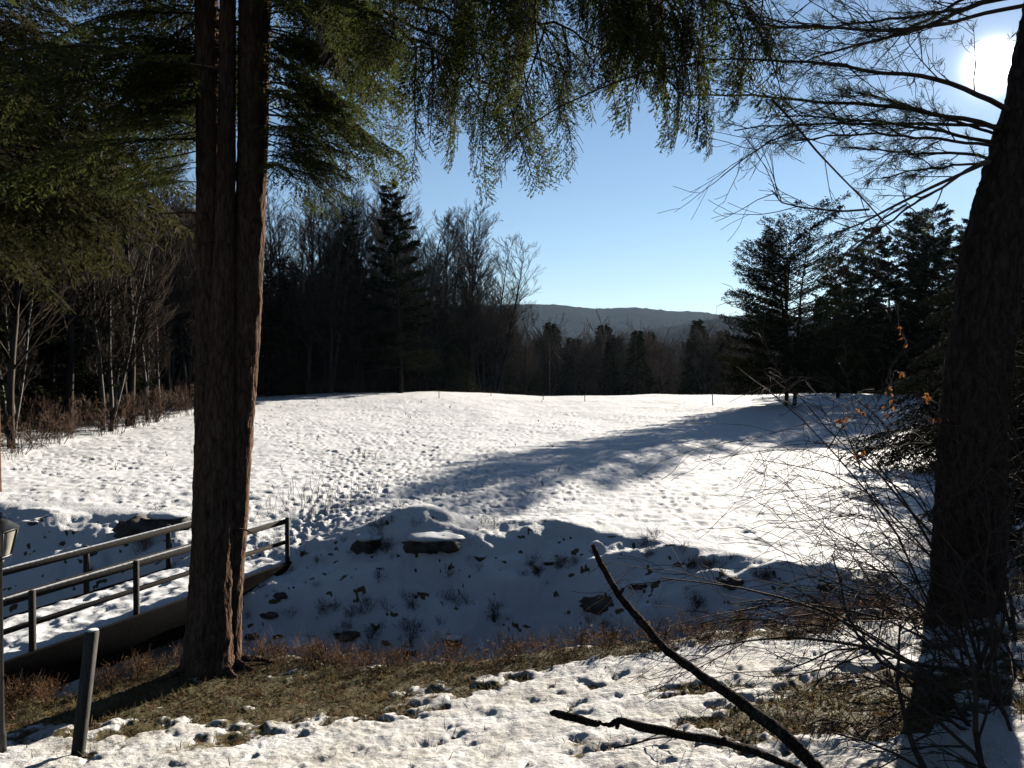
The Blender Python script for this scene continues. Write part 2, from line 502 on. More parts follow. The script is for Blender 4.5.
def edge_y(x):      # lip of the terrace
    return np.interp(x, [-40, -14, -8, -5.7, -4.4, -3.4, -2, .3, 2, 3.6, 4.8, 7, 14, 40], [9.5, 9.5, 9.9, 10.2, 11.6, 11.4, 10.9, 10.1, 9.7, 9.3, 9.0, 9.2, 9.6, 10]) \
        + .25 * noise(x * .9, x * 0 + 3.3, 5)


def crest_y(x):     # top of the far bank
    return np.interp(x, [-60, -20, -12, -7, -5, -2.2, 1, 2.9, 3.9, 5.6, 7, 12, 40], [27, 24, 21.5, 20.2, 19.6, 19.2, 19.1, 18.0, 16.8, 15.6, 14.7, 14, 14.5]) \
        + .18 * noise(x * .55, x * 0 + 9.1, 6)


def field_z(x, y):
    top = np.interp(x, [-60, -30, -10, 5, 20, 35, 80], [-2.2, -3.0, -2.55, -3.15, -3.0, -2.9, -2.8])
    z = -3.75 + (top + 3.75) * np.where(x > 12, sstep(45 - 15 * sstep(12, 22, x), 92 - 28 * sstep(12, 22, x), y), sstep(45, 92, y))
    z = z - 14 * sstep(94, 210, y) - 30 * sstep(180, 700, y)
    z = z + .16 * fbm(x * .09, y * .07, 11, 3) * sstep(18, 26, y)
    left = np.interp(y, [0, 33, 60, 85, 120], [-20, -21.5, -25, -29, -40])
    z = z + np.clip(left - x, 0, 60) * .10 * (1 - sstep(90, 140, y))
    return z


BARE_BLOBS = [  # x, y, rx, ry, weight : where the grass and leaves show through
    (-5.2, 9.9, 1.6, 1.5, .55), (-3.3, 9.7, 1.7, 1.05, .60), (-1.6, 9.8, 1.7, .8, .60), (0.2, 9.8, 1.3, .45, .40), (-2.4, 8.5, 1.2, .5, .30),
    (2.55, 6.7, 1.0, .85, .62), (3.3, 6.1, 1.2, .7, .5), (1.3, 7.6, .9, .35, .34), (2.0, 6.6, .6, .4, .2), (4.9, 7.4, 1.2, .7, .55), (4.3, 8.6, .5, .4, .2),
    (-7.5, 10.3, 2.0, 1.4, .6), (0.7, 6.3, .5, .25, .3), (-.3, 8.2, .8, .25, .2), (2.6, 9.0, 1.2, .25, .2), (-.9, 7.1, .8, .25, .2), (-1.6, 8.6, .9, .3, .36), (-2.9, 8.0, .8, .25, .34), (-.4, 9.0, .9, .25, .3), (.6, 8.5, .6, .2, .24)]


def base_z(x, y):
    """height of the ground and how bare it is"""
    zn = near_z(x, y)
    e = edge_y(x); c = crest_y(x)
    zf = field_z(x, y)
    # heaps and dips along the far crest
    zf = zf + .55 * np.exp(-((x + 2.2) / 1.0) ** 2 - ((y - 19.3) / 1.0) ** 2) + .2 * np.exp(-((x - .8) / 1.2) ** 2 - ((y - 19.2) / .9) ** 2)
    zf = zf - .50 * np.exp(-((x + 5.6) / 1.5) ** 2 - ((y - 19.6) / 2.2) ** 2)
    floor = -6.5 + .25 * noise(x * .4, y * .4, 21)
    d1 = np.minimum(2.3, (c - e) * .3); d2 = 4.6 - 1.1 * sstep(3, 8, x)
    a = sstep(0, 1, (y - e) / d1)
    t = np.clip((y - (c - d2)) / d2, 0, 1)
    rise = np.where(t < 1, 1 - (1 - t) ** 1.35, 1)
    rise = .25 * t + .75 * (t + .25 * np.sin(np.pi * t))
    rise = np.clip(rise, 0, 1)
    z = np.where(y < e, zn, np.where(y < c - d2, zn * (1 - a) + floor * a, (floor * (1 - rise) + zf * rise)))
    z = np.where(y > c, zf, z)
    on_bank = sstep(0, .6, y - e) * (1 - sstep(-.4, .5, y - c))
    z = z + on_bank * (.17 * fbm(x * .6, y * .8, 31, 4) + .035 * fbm(x * 3, y * 3, 33, 3))
    bare = np.zeros_like(x)
    for bx, by, rx, ry, w in BARE_BLOBS:
        bare = bare + w * np.exp(-((x - bx) / rx) ** 2 - ((y - by) / ry) ** 2)
    lip = np.exp(-((y - e + .15) / .42) ** 2) * .55
    bare = np.where(y < c, np.maximum(bare, 0) + lip, 0)
    bare = bare + (.30 * fbm(x * 1.3, y * 1.6, 41, 4) + .20 * fbm(x * 4.5, y * 4.5, 43, 3) + .08) * (y < e + .6)
    nearz = (y < e + .3)
    bare = np.where(nearz, bare, bare * .5)
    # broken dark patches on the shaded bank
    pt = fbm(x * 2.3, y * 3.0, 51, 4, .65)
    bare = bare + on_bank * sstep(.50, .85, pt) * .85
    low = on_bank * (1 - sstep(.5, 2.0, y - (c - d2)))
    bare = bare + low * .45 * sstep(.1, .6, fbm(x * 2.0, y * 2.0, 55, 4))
    # thin snow at the far field edges and under the woods
    left = np.interp(y, [0, 33, 60, 85, 120], [-20, -21.5, -25, -29, -40])
    bare = bare + .75 * sstep(0, 5, left - x + 2 * noise(x * .4, y * .4, 61)) * (y > 22)
    bare = bare + 1.4 * sstep(95, 108, y)
    return z, bare


def ground_at(x, y):
    z, _ = base_z(np.array([float(x)]), np.array([float(y)]))
    return float(z[0]) + CZ


def ground_arr(x, y):
    return base_z(np.asarray(x, float), np.asarray(y, float))[0] + CZ


def make_ground():
    rng = np.random.default_rng(7)
    ang = np.concatenate([np.linspace(-180, -44, 40), np.linspace(-40, 40, 840), np.linspace(44, 180, 40)])
    ang = np.radians(ang)
    rr = [1.2]
    while rr[-1] < 2.6: rr.append(rr[-1] * 1.05)
    while rr[-1] < 112: rr.append(rr[-1] * 1.0056)
    while rr[-1] < 9000: rr.append(rr[-1] * 1.09)
    rr = np.array(rr)
    A, RR = np.meshgrid(ang, rr)
    X = RR * np.sin(A); Y = RR * np.cos(A)
    Z, bare = base_z(X, Y)
    e = edge_y(X); c = crest_y(X)
    onf = sstep(-.3, 1.5, Y - c) * (1 - sstep(90, 110, Y))
    # wind ripple and lumps
    Z = Z + onf * (.035 * fbm(X * .8, Y * .8, 71, 3) + .02 * noise(X * 3, Y * 3, 75) * (Y < 60) + .03 * noise(X * .9 + 5, Y * 2.2, 77) * (Y < 60) + .013 * fbm(X * 4.5, Y * 3.5, 79, 2) * (Y < 70))
    near = (Y < e + .5) & (RR < 30)
    snow = 1 - sstep(.35, .6, bare + .3 * noise(X * 4, Y * 4, 81))
    Z = Z + near * (snow * .045 + .022 * fbm(X * 2.2, Y * 2.2, 83, 4) + .011 * fbm(X * 8, Y * 8, 87, 3))
    # footprints and dents in the field
    da = (ang[41] - ang[40 + 0]) if False else np.radians(80 / 839)
    lr = np.log(rr)

    def dent(x, y, rad, dep, stretch=1.0, az=0.0):
        r0 = math.hypot(x, y); a0 = math.atan2(x, y)
        if abs(a0) > R(39.5) or r0 > 105: return
        ext = rad * 2.2
        j0, j1 = np.searchsorted(ang, [a0 - ext / r0, a0 + ext / r0]); i0, i1 = np.searchsorted(rr, [r0 - ext, r0 + ext])
        if j1 <= j0 or i1 <= i0: return
        dx = X[i0:i1, j0:j1] - x; dy = Y[i0:i1, j0:j1] - y
        u = dx * math.cos(az) - dy * math.sin(az); v = dx * math.sin(az) + dy * math.cos(az)
        q = np.sqrt((u / rad) ** 2 + (v / (rad * stretch)) ** 2)
        Z[i0:i1, j0:j1] += dep * (-np.exp(-(q / .75) ** 4) + .30 * np.exp(-((q - 1.25) / .35) ** 2))

    n = 0
    while n < 12000:
        y = 17 + 80 * rng.random() ** 1.4; x = rng.uniform(-.62, .6) * y
        if y < np.interp(x, [-60, -20, 0, 8, 40], [24, 24, 19.5, 15.5, 15]): continue
        dens = .12 + .9 * float(sstep(-.25, .45, noise(np.array(x * .12), np.array(y * .10), 91) + .4 * noise(np.array(x * .4), np.array(y * .4), 93)))
        if rng.random() > dens * (1 - .62 * float(sstep(-2, 5, x))): continue
        dent(x, y, min(.24, .085 * math.exp(rng.normal(0, .4))), rng.uniform(.012, .042), rng.uniform(1, 1.9), rng.uniform(0, 3.14)); n += 1
    for t in range(46):      # trails of steps
        x = rng.uniform(-12, 12); y = rng.uniform(20, 60)
        h = rng.uniform(-1.2, 1.2) if t > 5 else rng.uniform(-.5, .2)
        if t <= 5: x, y = -5.2 + rng.uniform(-.6, .8), 20.2
        for s in range(70):
            h += rng.normal(0, .06); x += .62 * math.sin(h); y += .62 * math.cos(h)
            sd = .13 * (1 if s % 2 else -1)
            if not (20 < y < 92): break
            dent(x + sd * math.cos(h), y - sd * math.sin(h), .12, .045, 1.7, h)
    for s in range(160):     # trampled snow where the bridge meets the field
        dent(rng.normal(-4.9, .9), rng.normal(20.4, .9), rng.uniform(.08, .15), rng.uniform(.02, .06), 1.5, rng.uniform(0, 3))
    for s in range(40):     # dents on the near terrace
        y = rng.uniform(5, 10); x = rng.uniform(-.5, .6) * y
        if y > float(edge_y(np.array([x]))[0]) - .4: continue
        dent(x, y, rng.uniform(.04, .12), rng.uniform(.01, .03), rng.uniform(1, 1.8), rng.uniform(0, 3))
    Z = Z + CZ
    V = np.stack([X, Y, Z], -1).reshape(-1, 3)
    nr, na = X.shape
    i = np.arange(nr - 1)[:, None] * na; j = np.arange(na - 1)[None, :]
    Q = np.stack([i + j, i + na + j, i + na + j + 1, i + j + 1], -1).reshape(-1, 4)[:, ::-1]
    # close the centre under the viewer
    cidx = len(V)
    V = np.concatenate([V, [(0, 0, CZ + float(near_z(np.array([0.]), np.array([0.]))[0]))]])
    jj = np.arange(0, na - 2, 2)
    Q = np.concatenate([Q, np.stack([jj * 0 + cidx, jj, jj + 1, jj + 2], -1)[:, ::-1]])
    bare = np.concatenate([bare.ravel(), [0]])
    dirt = ((Y < e + .4) & (RR < 40)) * np.clip(.75 + .5 * fbm(X * 1.5, Y * 1.5, 47, 3), .2, 1.2); dirt = np.concatenate([dirt.ravel(), [.6]])
    g = G(); g.add(V, Q)
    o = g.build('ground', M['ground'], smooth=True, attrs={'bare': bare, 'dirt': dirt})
    tag(o, kind='structure')


make_ground()


def make_hills():
    # two long wooded ridges far across the valley, each a solid mound with its own distance
    for nm, D0, depth, rows, seed in (
            ('hills', 3300, 900, [(-900, 338), (-200, 322), (300, 312), (500, 306), (545, 304), (565, 306), (595, 311), (625, 309), (642, 308), (665, 313), (700, 311), (722, 316), (760, 326), (900, 335), (1500, 345)], 3),
            ('hills', 1900, 500, [(-900, 350), (300, 346), (560, 338), (640, 331), (680, 325), (720, 318), (760, 316), (820, 318), (900, 322), (1500, 330)], 8)):
        px = np.linspace(-900, 1500, 520)
        v = np.linspace(0, 1, 26)
        top = np.interp(px, [r[0] for r in rows], [r[1] for r in rows])
        ker = np.ones(9) / 9; top = np.convolve(np.pad(top, 4, 'edge'), ker, 'valid')
        PX, VV = np.meshgrid(px, v)
        D = D0 + (VV - .5) * depth * 2
        X = (PX - 512) / F * D0 * (1 + (VV - .5) * depth * 2 / D0 * .6); Y = D
        Hh = (HOR - top)[None, :] / F * D0
        prof = np.sin(np.pi * np.clip(VV, 0, 1)) ** 1.2
        Z = -60 + (Hh + 60) * prof + prof * (Hh * .03 * fbm(X / 600, Y / 600, seed, 3)) + prof * 4 * fbm(X / 16, Y / 16, seed + 5, 2)
        V = np.stack([X, Y, Z + CZ], -1).reshape(-1, 3)
        nr, na = X.shape
        i = np.arange(nr - 1)[:, None] * na; j = np.arange(na - 1)[None, :]
        Q = np.stack([i + j, i + j + 1, i + na + j + 1, i + na + j], -1).reshape(-1, 4)
        g = G(); g.add(V, Q)
        tag(g.build(nm, M['hill'], smooth=True), kind='structure')


make_hills()

# ------------------------------------------------------------------ growing things
RNG = np.random.default_rng(11)


def unit(v):
    v = np.asarray(v, float)
    return v / (np.linalg.norm(v) + 1e-9)


def bend_line(p, d, L, n, rng, wig=.12, pull=(0, 0, 0)):
    P = [np.array(p, float)]; d = unit(d); pull = np.array(pull, float)
    for i in range(n):
        d = unit(d + rng.normal(0, wig, 3) + pull / n)
        P.append(P[-1] + d * L / n)
    return np.array(P)


def along(P, s):
    x = s * (len(P) - 1); i = min(int(x), len(P) - 2); f = x - i
    return P[i] * (1 - f) + P[i + 1] * f, unit(P[i + 1] - P[i])


def spread(d, ang, rng):
    r = rng.normal(0, 1, 3); r = unit(r - d * r.dot(d))
    return d * math.cos(ang) + r * math.sin(ang)


def ramify(g, p, d, L, r, lvl, rng, kids, rmin=.004, ang=.75, k=4, pull=(0, 0, .12), wig=.10, s0=.25, ends=None, shrink=.55):
    """a bare branch and its side branches, recursively"""
    n = 7 if lvl > 1 else 4
    P = bend_line(p, d, L, n, rng, wig, pull)
    rr = np.maximum(np.linspace(r, max(r * .3, rmin), n + 1), rmin)
    g.tube(P, rr, k if lvl > 1 else 3, cap=False)
    if ends is not None and lvl <= 1: ends.append((P[-1], unit(P[-1] - P[-2])))
    if lvl <= 0: return
    m = kids[lvl - 1]
    for i in range(m):
        s = s0 + (1 - s0) * (i + rng.random()) / m
        q, t = along(P, min(s, .999))
        ramify(g, q, spread(t, ang * rng.uniform(.6, 1.2), rng), L * shrink * rng.uniform(.6, 1.15) * (1.15 - .5 * s), max(r * .5 * (1.1 - .6 * s), rmin), lvl - 1, rng, kids, rmin, ang, k, pull, wig, .2, ends, shrink)


def bare_tree(H, rng, mat_t, mat_c, name, spreadw=1.0, forks=1, lean=0.0):
    root = thing(name, None, 'tree')
    tr = G(); cr = G()
    for f in range(forks):
        d = unit((rng.normal(0, .05 + .10 * (forks > 1)) + lean, rng.normal(0, .05 + .1 * (forks > 1)), 1))
        P = bend_line((rng.normal(0, .15) * (forks > 1), 0, -.3), d, H, 12, rng, .035, (0, 0, .15))
        r0 = H * .011 * rng.uniform(.8, 1.2)
        tr.tube(P, np.linspace(r0, .015, 13), 7, cap=False)
        for i in range(34):
            s = .20 + .78 * (i + rng.random()) / 34
            q, t = along(P, min(s, .995))
            a = rng.uniform(0, 6.28)
            dd = unit((math.cos(a) * .8, math.sin(a) * .8, rng.uniform(.45, 1.1)))
            ramify(cr, q, dd, H * .26 * spreadw * (1.15 - .75 * s) * rng.uniform(.7, 1.2), r0 * .36 * (1.15 - .8 * s), 2, rng, (7, 6), .011, .6, 4, (0, 0, .35), .10)
    tr.build('trunk', mat_t, root, True); cr.build('crown', mat_c, root)
    return root


def conifer(H, R0, base, rng, name, mat_b, mat_n, nb=70, leaf=(.26, .07), nl=130, droop=.3, rise=.1, pw=.9, stems=1, gap=0.0, tier=0.0):
    root = thing(name, None, 'tree')
    tr = G(); cr = G()
    for s_ in range(stems):
        off = np.array((rng.normal(0, .5), rng.normal(0, .5), 0)) * (stems > 1)
        lean = np.array((rng.normal(0, .07), rng.normal(0, .07), 1)) if stems > 1 else np.array((rng.normal(0, .015), rng.normal(0, .015), 1))
        h = H * (1 if s_ == 0 else rng.uniform(.75, .97))
        P = bend_line(off + (0, 0, -.3), lean, h, 14, rng, .015, (0, 0, .2))
        r0 = H * .0135 * (1 if stems == 1 else .75)
        tr.tube(P, np.linspace(r0, .02, 15), 8, cap=False)
        for b in range(nb):
            s = base + (1 - base) * ((b + rng.random()) / nb)
            if tier: s = round(s * H / tier) * tier / H + rng.normal(0, .006)
            s = min(max(s, base), .992)
            if rng.random() < gap: continue
            q, t = along(P, s)
            u = (s - base) / (1 - base)
            l = R0 * ((1 - u) ** pw * .93 + .07) * rng.uniform(.65, 1.15)
            a = rng.uniform(0, 6.28)
            if stems > 1:
                a0 = math.atan2(off[1] + lean[1] * 6, off[0] + lean[0] * 6); a = a0 + rng.normal(0, 1.3)
            d = np.array((math.cos(a), math.sin(a), rise + .5 * u))
            B = bend_line(q, d, l, 5, rng, .05, (0, 0, -droop))
            cr.tube(B, np.linspace(max(.012, l * .013), .006, 6), 3, cap=False)
            n = int(nl * (l / R0) ** 1.2 * rng.uniform(.7, 1.2)) + 6
            ss = np.sqrt(rng.uniform(.06, 1.0, n))
            idx = np.minimum((ss * 5).astype(int), 4); fr = ss * 5 - idx
            pts = B[idx] * (1 - fr)[:, None] + B[idx + 1] * fr[:, None]
            side = unit(np.cross(d, (0, 0, 1)))
            wv = rng.uniform(-1, 1, n) * l * .30 * (1.12 - ss)
            pts = pts + side * wv[:, None] + rng.normal(0, l * .022 + .03, (n, 3)) * np.array((1, 1, .7)) - np.array((0, 0, 1)) * (np.abs(wv) * .25)[:, None]
            D = unit(d)[None] * .6 + side[None] * np.sign(wv)[:, None] * .7 + rng.normal(0, .35, (n, 3)) - np.array((0, 0, droop * .8))
            D /= np.linalg.norm(D, axis=1)[:, None]
            S = np.cross(D, np.array((0, 0, 1.0))) + rng.normal(0, .5, (n, 3))
            cr.blades(pts, D, leaf[0] * rng.uniform(.6, 1.4, n), leaf[1] * rng.uniform(.7, 1.3, n), S)
    tr.build('trunk', mat_b, root, True); cr.build('crown', mat_n, root)
    return root


def frond(L, rng, leaf=.075, wid=.017, dens=1.0, droop=.5, width=.42):
    """one flat hemlock bough along +x as arrays: drooping axis, side sprays, tiny blades"""
    g = G(); tw = G()
    P = bend_line((0, 0, 0), (1, 0, .12), L, 8, rng, .05, (0, 0, -droop))
    tw.tube(P, np.linspace(.004 + L * .006, .003, 9), 4, cap=False)
    nt = int(L * 13 * dens)
    for i in range(nt):
        s = .12 + .88 * (i + rng.random()) / nt
        q, t = along(P, min(s, .995))
        sgn = 1 if i % 2 else -1
        l = L * width * (1.08 - s) ** .8 * rng.uniform(.5, 1.15) + .10
        sd = unit(np.cross((0, 0, 1), t)) * sgn
        d = unit(t * rng.uniform(.6, 1.0) + sd * .8 + rng.normal(0, .1, 3))
        n = max(3, int(l / .22))
        T = bend_line(q, d, l, n, rng, .07, (0, 0, -droop * rng.uniform(.7, 1.5)))
        tw.tube(T, np.linspace(.004, .002, n + 1), 3, cap=False)
        m = int(l / leaf * 3.6 * dens) + 4
        ss = rng.uniform(.05, 1, m); x = ss * n; ii = np.minimum(x.astype(int), n - 1); f = (x - ii)[:, None]
        pp = T[ii] * (1 - f) + T[ii + 1] * f
        tt = T[ii + 1] - T[ii]; tt /= np.linalg.norm(tt, axis=1)[:, None]
        lat = np.cross(tt, np.array((0, 0, 1.0))); lat /= np.linalg.norm(lat, axis=1)[:, None] + 1e-9
        sg = np.where(rng.random(m) < .5, 1, -1)[:, None]
        off = rng.uniform(0, 1, m)[:, None] * l * .09
        D = tt * .75 + lat * sg * .75 + rng.normal(0, .22, (m, 3)) - np.array((0, 0, .15))
        D /= np.linalg.norm(D, axis=1)[:, None]
        g.blades(pp + (lat * sg * .8 + tt * .5) * off, D, leaf * rng.uniform(.6, 1.4, m), wid * rng.uniform(.7, 1.4, m),
                 lat + rng.normal(0, .5, (m, 3)))
    return g.arrays(), tw.arrays()


def xform(V, p, az, s=1.0, pitch=0.0, roll=0.0):
    c, s_ = math.cos(pitch), math.sin(pitch)
    cr, sr = math.cos(roll), math.sin(roll)
    Rx = np.array(((1, 0, 0), (0, cr, -sr), (0, sr, cr)))
    Ry = np.array(((c, 0, -s_), (0, 1, 0), (s_, 0, c)))
    ca, sa = math.cos(az), math.sin(az)
    Rz = np.array(((ca, -sa, 0), (sa, ca, 0), (0, 0, 1)))
    return (V * s) @ (Rz @ Ry @ Rx).T + np.asarray(p)


def bark_wob(seed, amp=.06, ridges=9, brk=.22):
    def f(n, k):
        a = np.arange(k) / k * 2 * np.pi
        zz = np.arange(n)[:, None]
        A = np.cos(a)[None, :] * ridges * .35 + 20; B = np.sin(a)[None, :] * ridges * .35 + zz * .07 + brk * noise(A * 1.3, zz * .22 + 0 * A, seed + 21)
        r = np.abs(noise(A * 1.0 + 0 * zz, B, seed)) + .5 * np.abs(noise(A * 2.2, B * 2.0, seed + 3)) + .35 * noise(A * 5 + zz * .35, B * 6, seed + 9)
        return 1 + amp * (r * 2 - .7)
    return f


# ------------------------------------------------------------------ the triple stemmed hemlock
def make_front_hemlock():
    rng = np.random.default_rng(21)
    D = 11.0
    bx, by = (214 - 512) / F * D, D
    bz = ground_at(bx, by)
    root = thing('hemlock_tree', 'tall hemlock with fused brown stems standing beside the footbridge', 'tree', (bx, by, bz))
    B0 = np.array((bx, by, bz))
    tr = G()
    rows = [-900, -500, -200, 0, 150, 300, 450, 600, 650, 690]
    stems = [([205, 207, 209, 209, 210, 211, 211, 207, 205, 203], [6, 8, 10, 11, 11.5, 14, 16, 18, 21, 27], 0.0),
             ([238, 236, 235, 234, 232, 228, 222, 216, 214, 212], [4, 6, 7, 7.5, 8.5, 11, 15, 18, 21, 27], -.15),
             ([285, 272, 262, 256, 253, 247, 237, 227, 223, 222], [7, 12, 14, 15, 14.5, 14, 13, 12, 15, 18], .04)]
    for si, (cx, rp, dy) in enumerate(stems):
        rr = np.arange(690, -900, -4.0)
        o = np.argsort(rows)
        cc = np.interp(rr, np.array(rows)[o], np.array(cx)[o]); ra = np.interp(rr, np.array(rows)[o], np.array(rp)[o]) / F * D
        P = np.stack([(cc - 512) / F * D, np.full_like(rr, D) + dy, CZ + (HOR - rr) / F * D], 1) - B0
        tr.tube(P, ra, 40, wob=bark_wob(100 + si, .075, 11))
    for a, l in ((-.3, .75), (-.9, .6), (.35, .55), (3.4, .5), (-1.6, .5), (-2.3, .45)):      # surface roots
        P = bend_line((math.cos(a) * .28, math.sin(a) * .2, .12), (math.cos(a), math.sin(a), -.25), l, 6, rng, .12)
        tr.tube(P, np.linspace(.06, .015, 7), 8)
    for i in range(16):      # dead branch stubs and snags
        py = rng.uniform(-30, 560); k = rng.integers(0, 3); cc_ = np.interp(py, np.array(rows), np.array(stems[k][0]))
        a = rng.choice((rng.uniform(-1.2, .5), rng.uniform(2.8, 4.2)))
        p0 = W(cc_, py, D) - B0
        P = bend_line(p0, (math.cos(a), math.sin(a), rng.uniform(-.3, .3)), rng.uniform(.28, .75), 5, rng, .14)
        tr.tube(P, np.linspace(.022, .005, 6), 6)
    tr.build('trunk', M['hemlock_bark'], root, True)
    # crown: tiers of drooping boughs above, thinner and longer ones reaching over the viewer
    protos = [frond(L, np.random.default_rng(300 + i), .06, .017, 1.5, .55) for i, L in enumerate((2.2, 2.5, 2.8, 2.4))] + [frond(2.8, np.random.default_rng(310), .16, .05, .6, .5)]
    lf = G(); tw = G()

    def put(p, az, s, pitch, q=None):
        qi = rng.integers(0, 4) if q is None else q
        (V, Q), (V2, Q2) = protos[qi]
        roll = rng.normal(0, .3)
        for f in (.3, .6, 1.0):
            w = B0 + np.asarray(p) + np.array((math.cos(az), math.sin(az), pitch - .35 * f)) * 2.5 * s * f
            if w[1] > 1:
                u_, v_ = 512 + w[0] / w[1] * F, HOR - (w[2] - CZ) / w[1] * F
                if u_ > 440 and v_ > 185 or u_ > 470 or v_ > (228 if u_ > 240 else 215) or (186 < u_ < 282 and w[1] < D - .35 and v_ > -25): return
        lf.add(xform(V, p, az, s, pitch, roll), Q); tw.add(xform(V2, p, az, s, pitch, roll), Q2)
    for i in range(62):
        zz = 3.0 + 10.5 * (i + rng.random()) / 62              # above the eye
        az = rng.uniform(0, 6.283)
        x0 = (-.1, .25, .6)[rng.integers(0, 3)]
        put((x0, 0, zz + CZ - bz), az, rng.uniform(.85, 1.3) * (1.25 - .45 * i / 150), rng.normal(.05, .18), 4 if zz > 6.2 else None)
    # the low boughs right and left of the trunk, at many heights
    for i in range(92):
        py = -40 + 225 * (i + rng.random()) / 92
        right = rng.random() < .64
        px = 268 if right else 200
        az = rng.uniform(-1.2, .9) if right else rng.uniform(2.3, 4.2)
        lim = (1.0 - .0022 * max(py, 0)) * (1 if right else .8)
        put(W(px, py, D) - B0 + np.array((0, rng.normal(0, .15), 0)), az, lim * rng.uniform(.6, 1.05), rng.uniform(-.35, .25))
    lf.build('crown', M['hemlock_needles'], root)
    tw.build('branches', M['twig'], root)
    # long boughs reaching towards the viewer, hung with a fringe of sprays
    hl = G(); ht = G()
    spr = [frond(L, np.random.default_rng(400 + i), .034, .0085, 2.0, .5, wd_) for i, (L, wd_) in enumerate(((.9, .17), (1.3, .20), (.75, .36), (1.0, .32)))]
    arms = [((262, -60, 11), (520, -60, 8.4), (770, -50, 6.8), 40), ((262, -30, 11), (430, -10, 8.8), (610, 0, 7.2), 34), ((262, -110, 11), (520, -130, 8.2), (700, -70, 7.0), 36),
            ((262, -20, 11), (390, 10, 9.2), (520, 80, 8.0), 22), ((262, -90, 11), (480, -60, 8.4), (660, -30, 7.4), 34), ((262, -50, 11), (450, -20, 8.6), (560, 40, 7.8), 24),
            ((262, -40, 11), (370, 0, 9.4), (460, 80, 8.6), 24), ((262, -80, 11), (430, -60, 8.6), (590, -40, 7.6), 34), ((262, -90, 11), (560, -50, 8.2), (760, 5, 7.0), 34), ((262, -90, 11), (540, -50, 8.2), (690, 25, 7.4), 30), ((262, -30, 11), (420, 30, 9.2), (525, 112, 8.2), 34), ((262, -70, 11), (490, -10, 8.4), (620, 62, 7.5), 40), ((262, -40, 11), (450, 10, 8.8), (575, 80, 7.9), 30), ((262, -90, 11), (570, -50, 8.2), (745, 12, 7.0), 40), ((262, -120, 11), (600, -90, 8.0), (790, -8, 6.8), 44), ((262, -120, 11), (580, -70, 8.0), (690, 22, 7.2), 36)]
    for a, b, c, nsp in arms:
        A, Bm, Cc = W(*a), W(*b), W(*c)
        t = np.linspace(0, 1, 26)[:, None]
        P = (1 - t) ** 2 * A + 2 * t * (1 - t) * Bm + t ** 2 * Cc - B0
        P = P + rng.normal(0, .02, P.shape)
        ht.tube(P, np.linspace(.04, .006, 26), 6, cap=False)
        for i in range(int(nsp * (.27 if c[1] < 0 else .42))):
            s = .36 + .64 * (i + rng.random()) / (nsp * (.27 if c[1] < 0 else .42))
            q, tt = along(P, min(s, .999))
            az = math.atan2(tt[1], tt[0]) + rng.choice((-1, 1)) * rng.uniform(.2, 1.5)
            (V, Q), (V2, Q2) = spr[rng.integers(0, 4)]
            pit = -rng.uniform(.75, 1.5); sc_ = rng.uniform(.5, 1.25); ro = rng.normal(0, .6)
            hl.add(xform(V, q + rng.normal(0, .1, 3), az, sc_, pit, ro), Q); ht.add(xform(V2, q, az, sc_, pit, ro), Q2)
    b = ht.build('bough', M['twig'], root)
    hl.build('hanging_needles', M['hemlock_needles'], b)


make_front_hemlock()


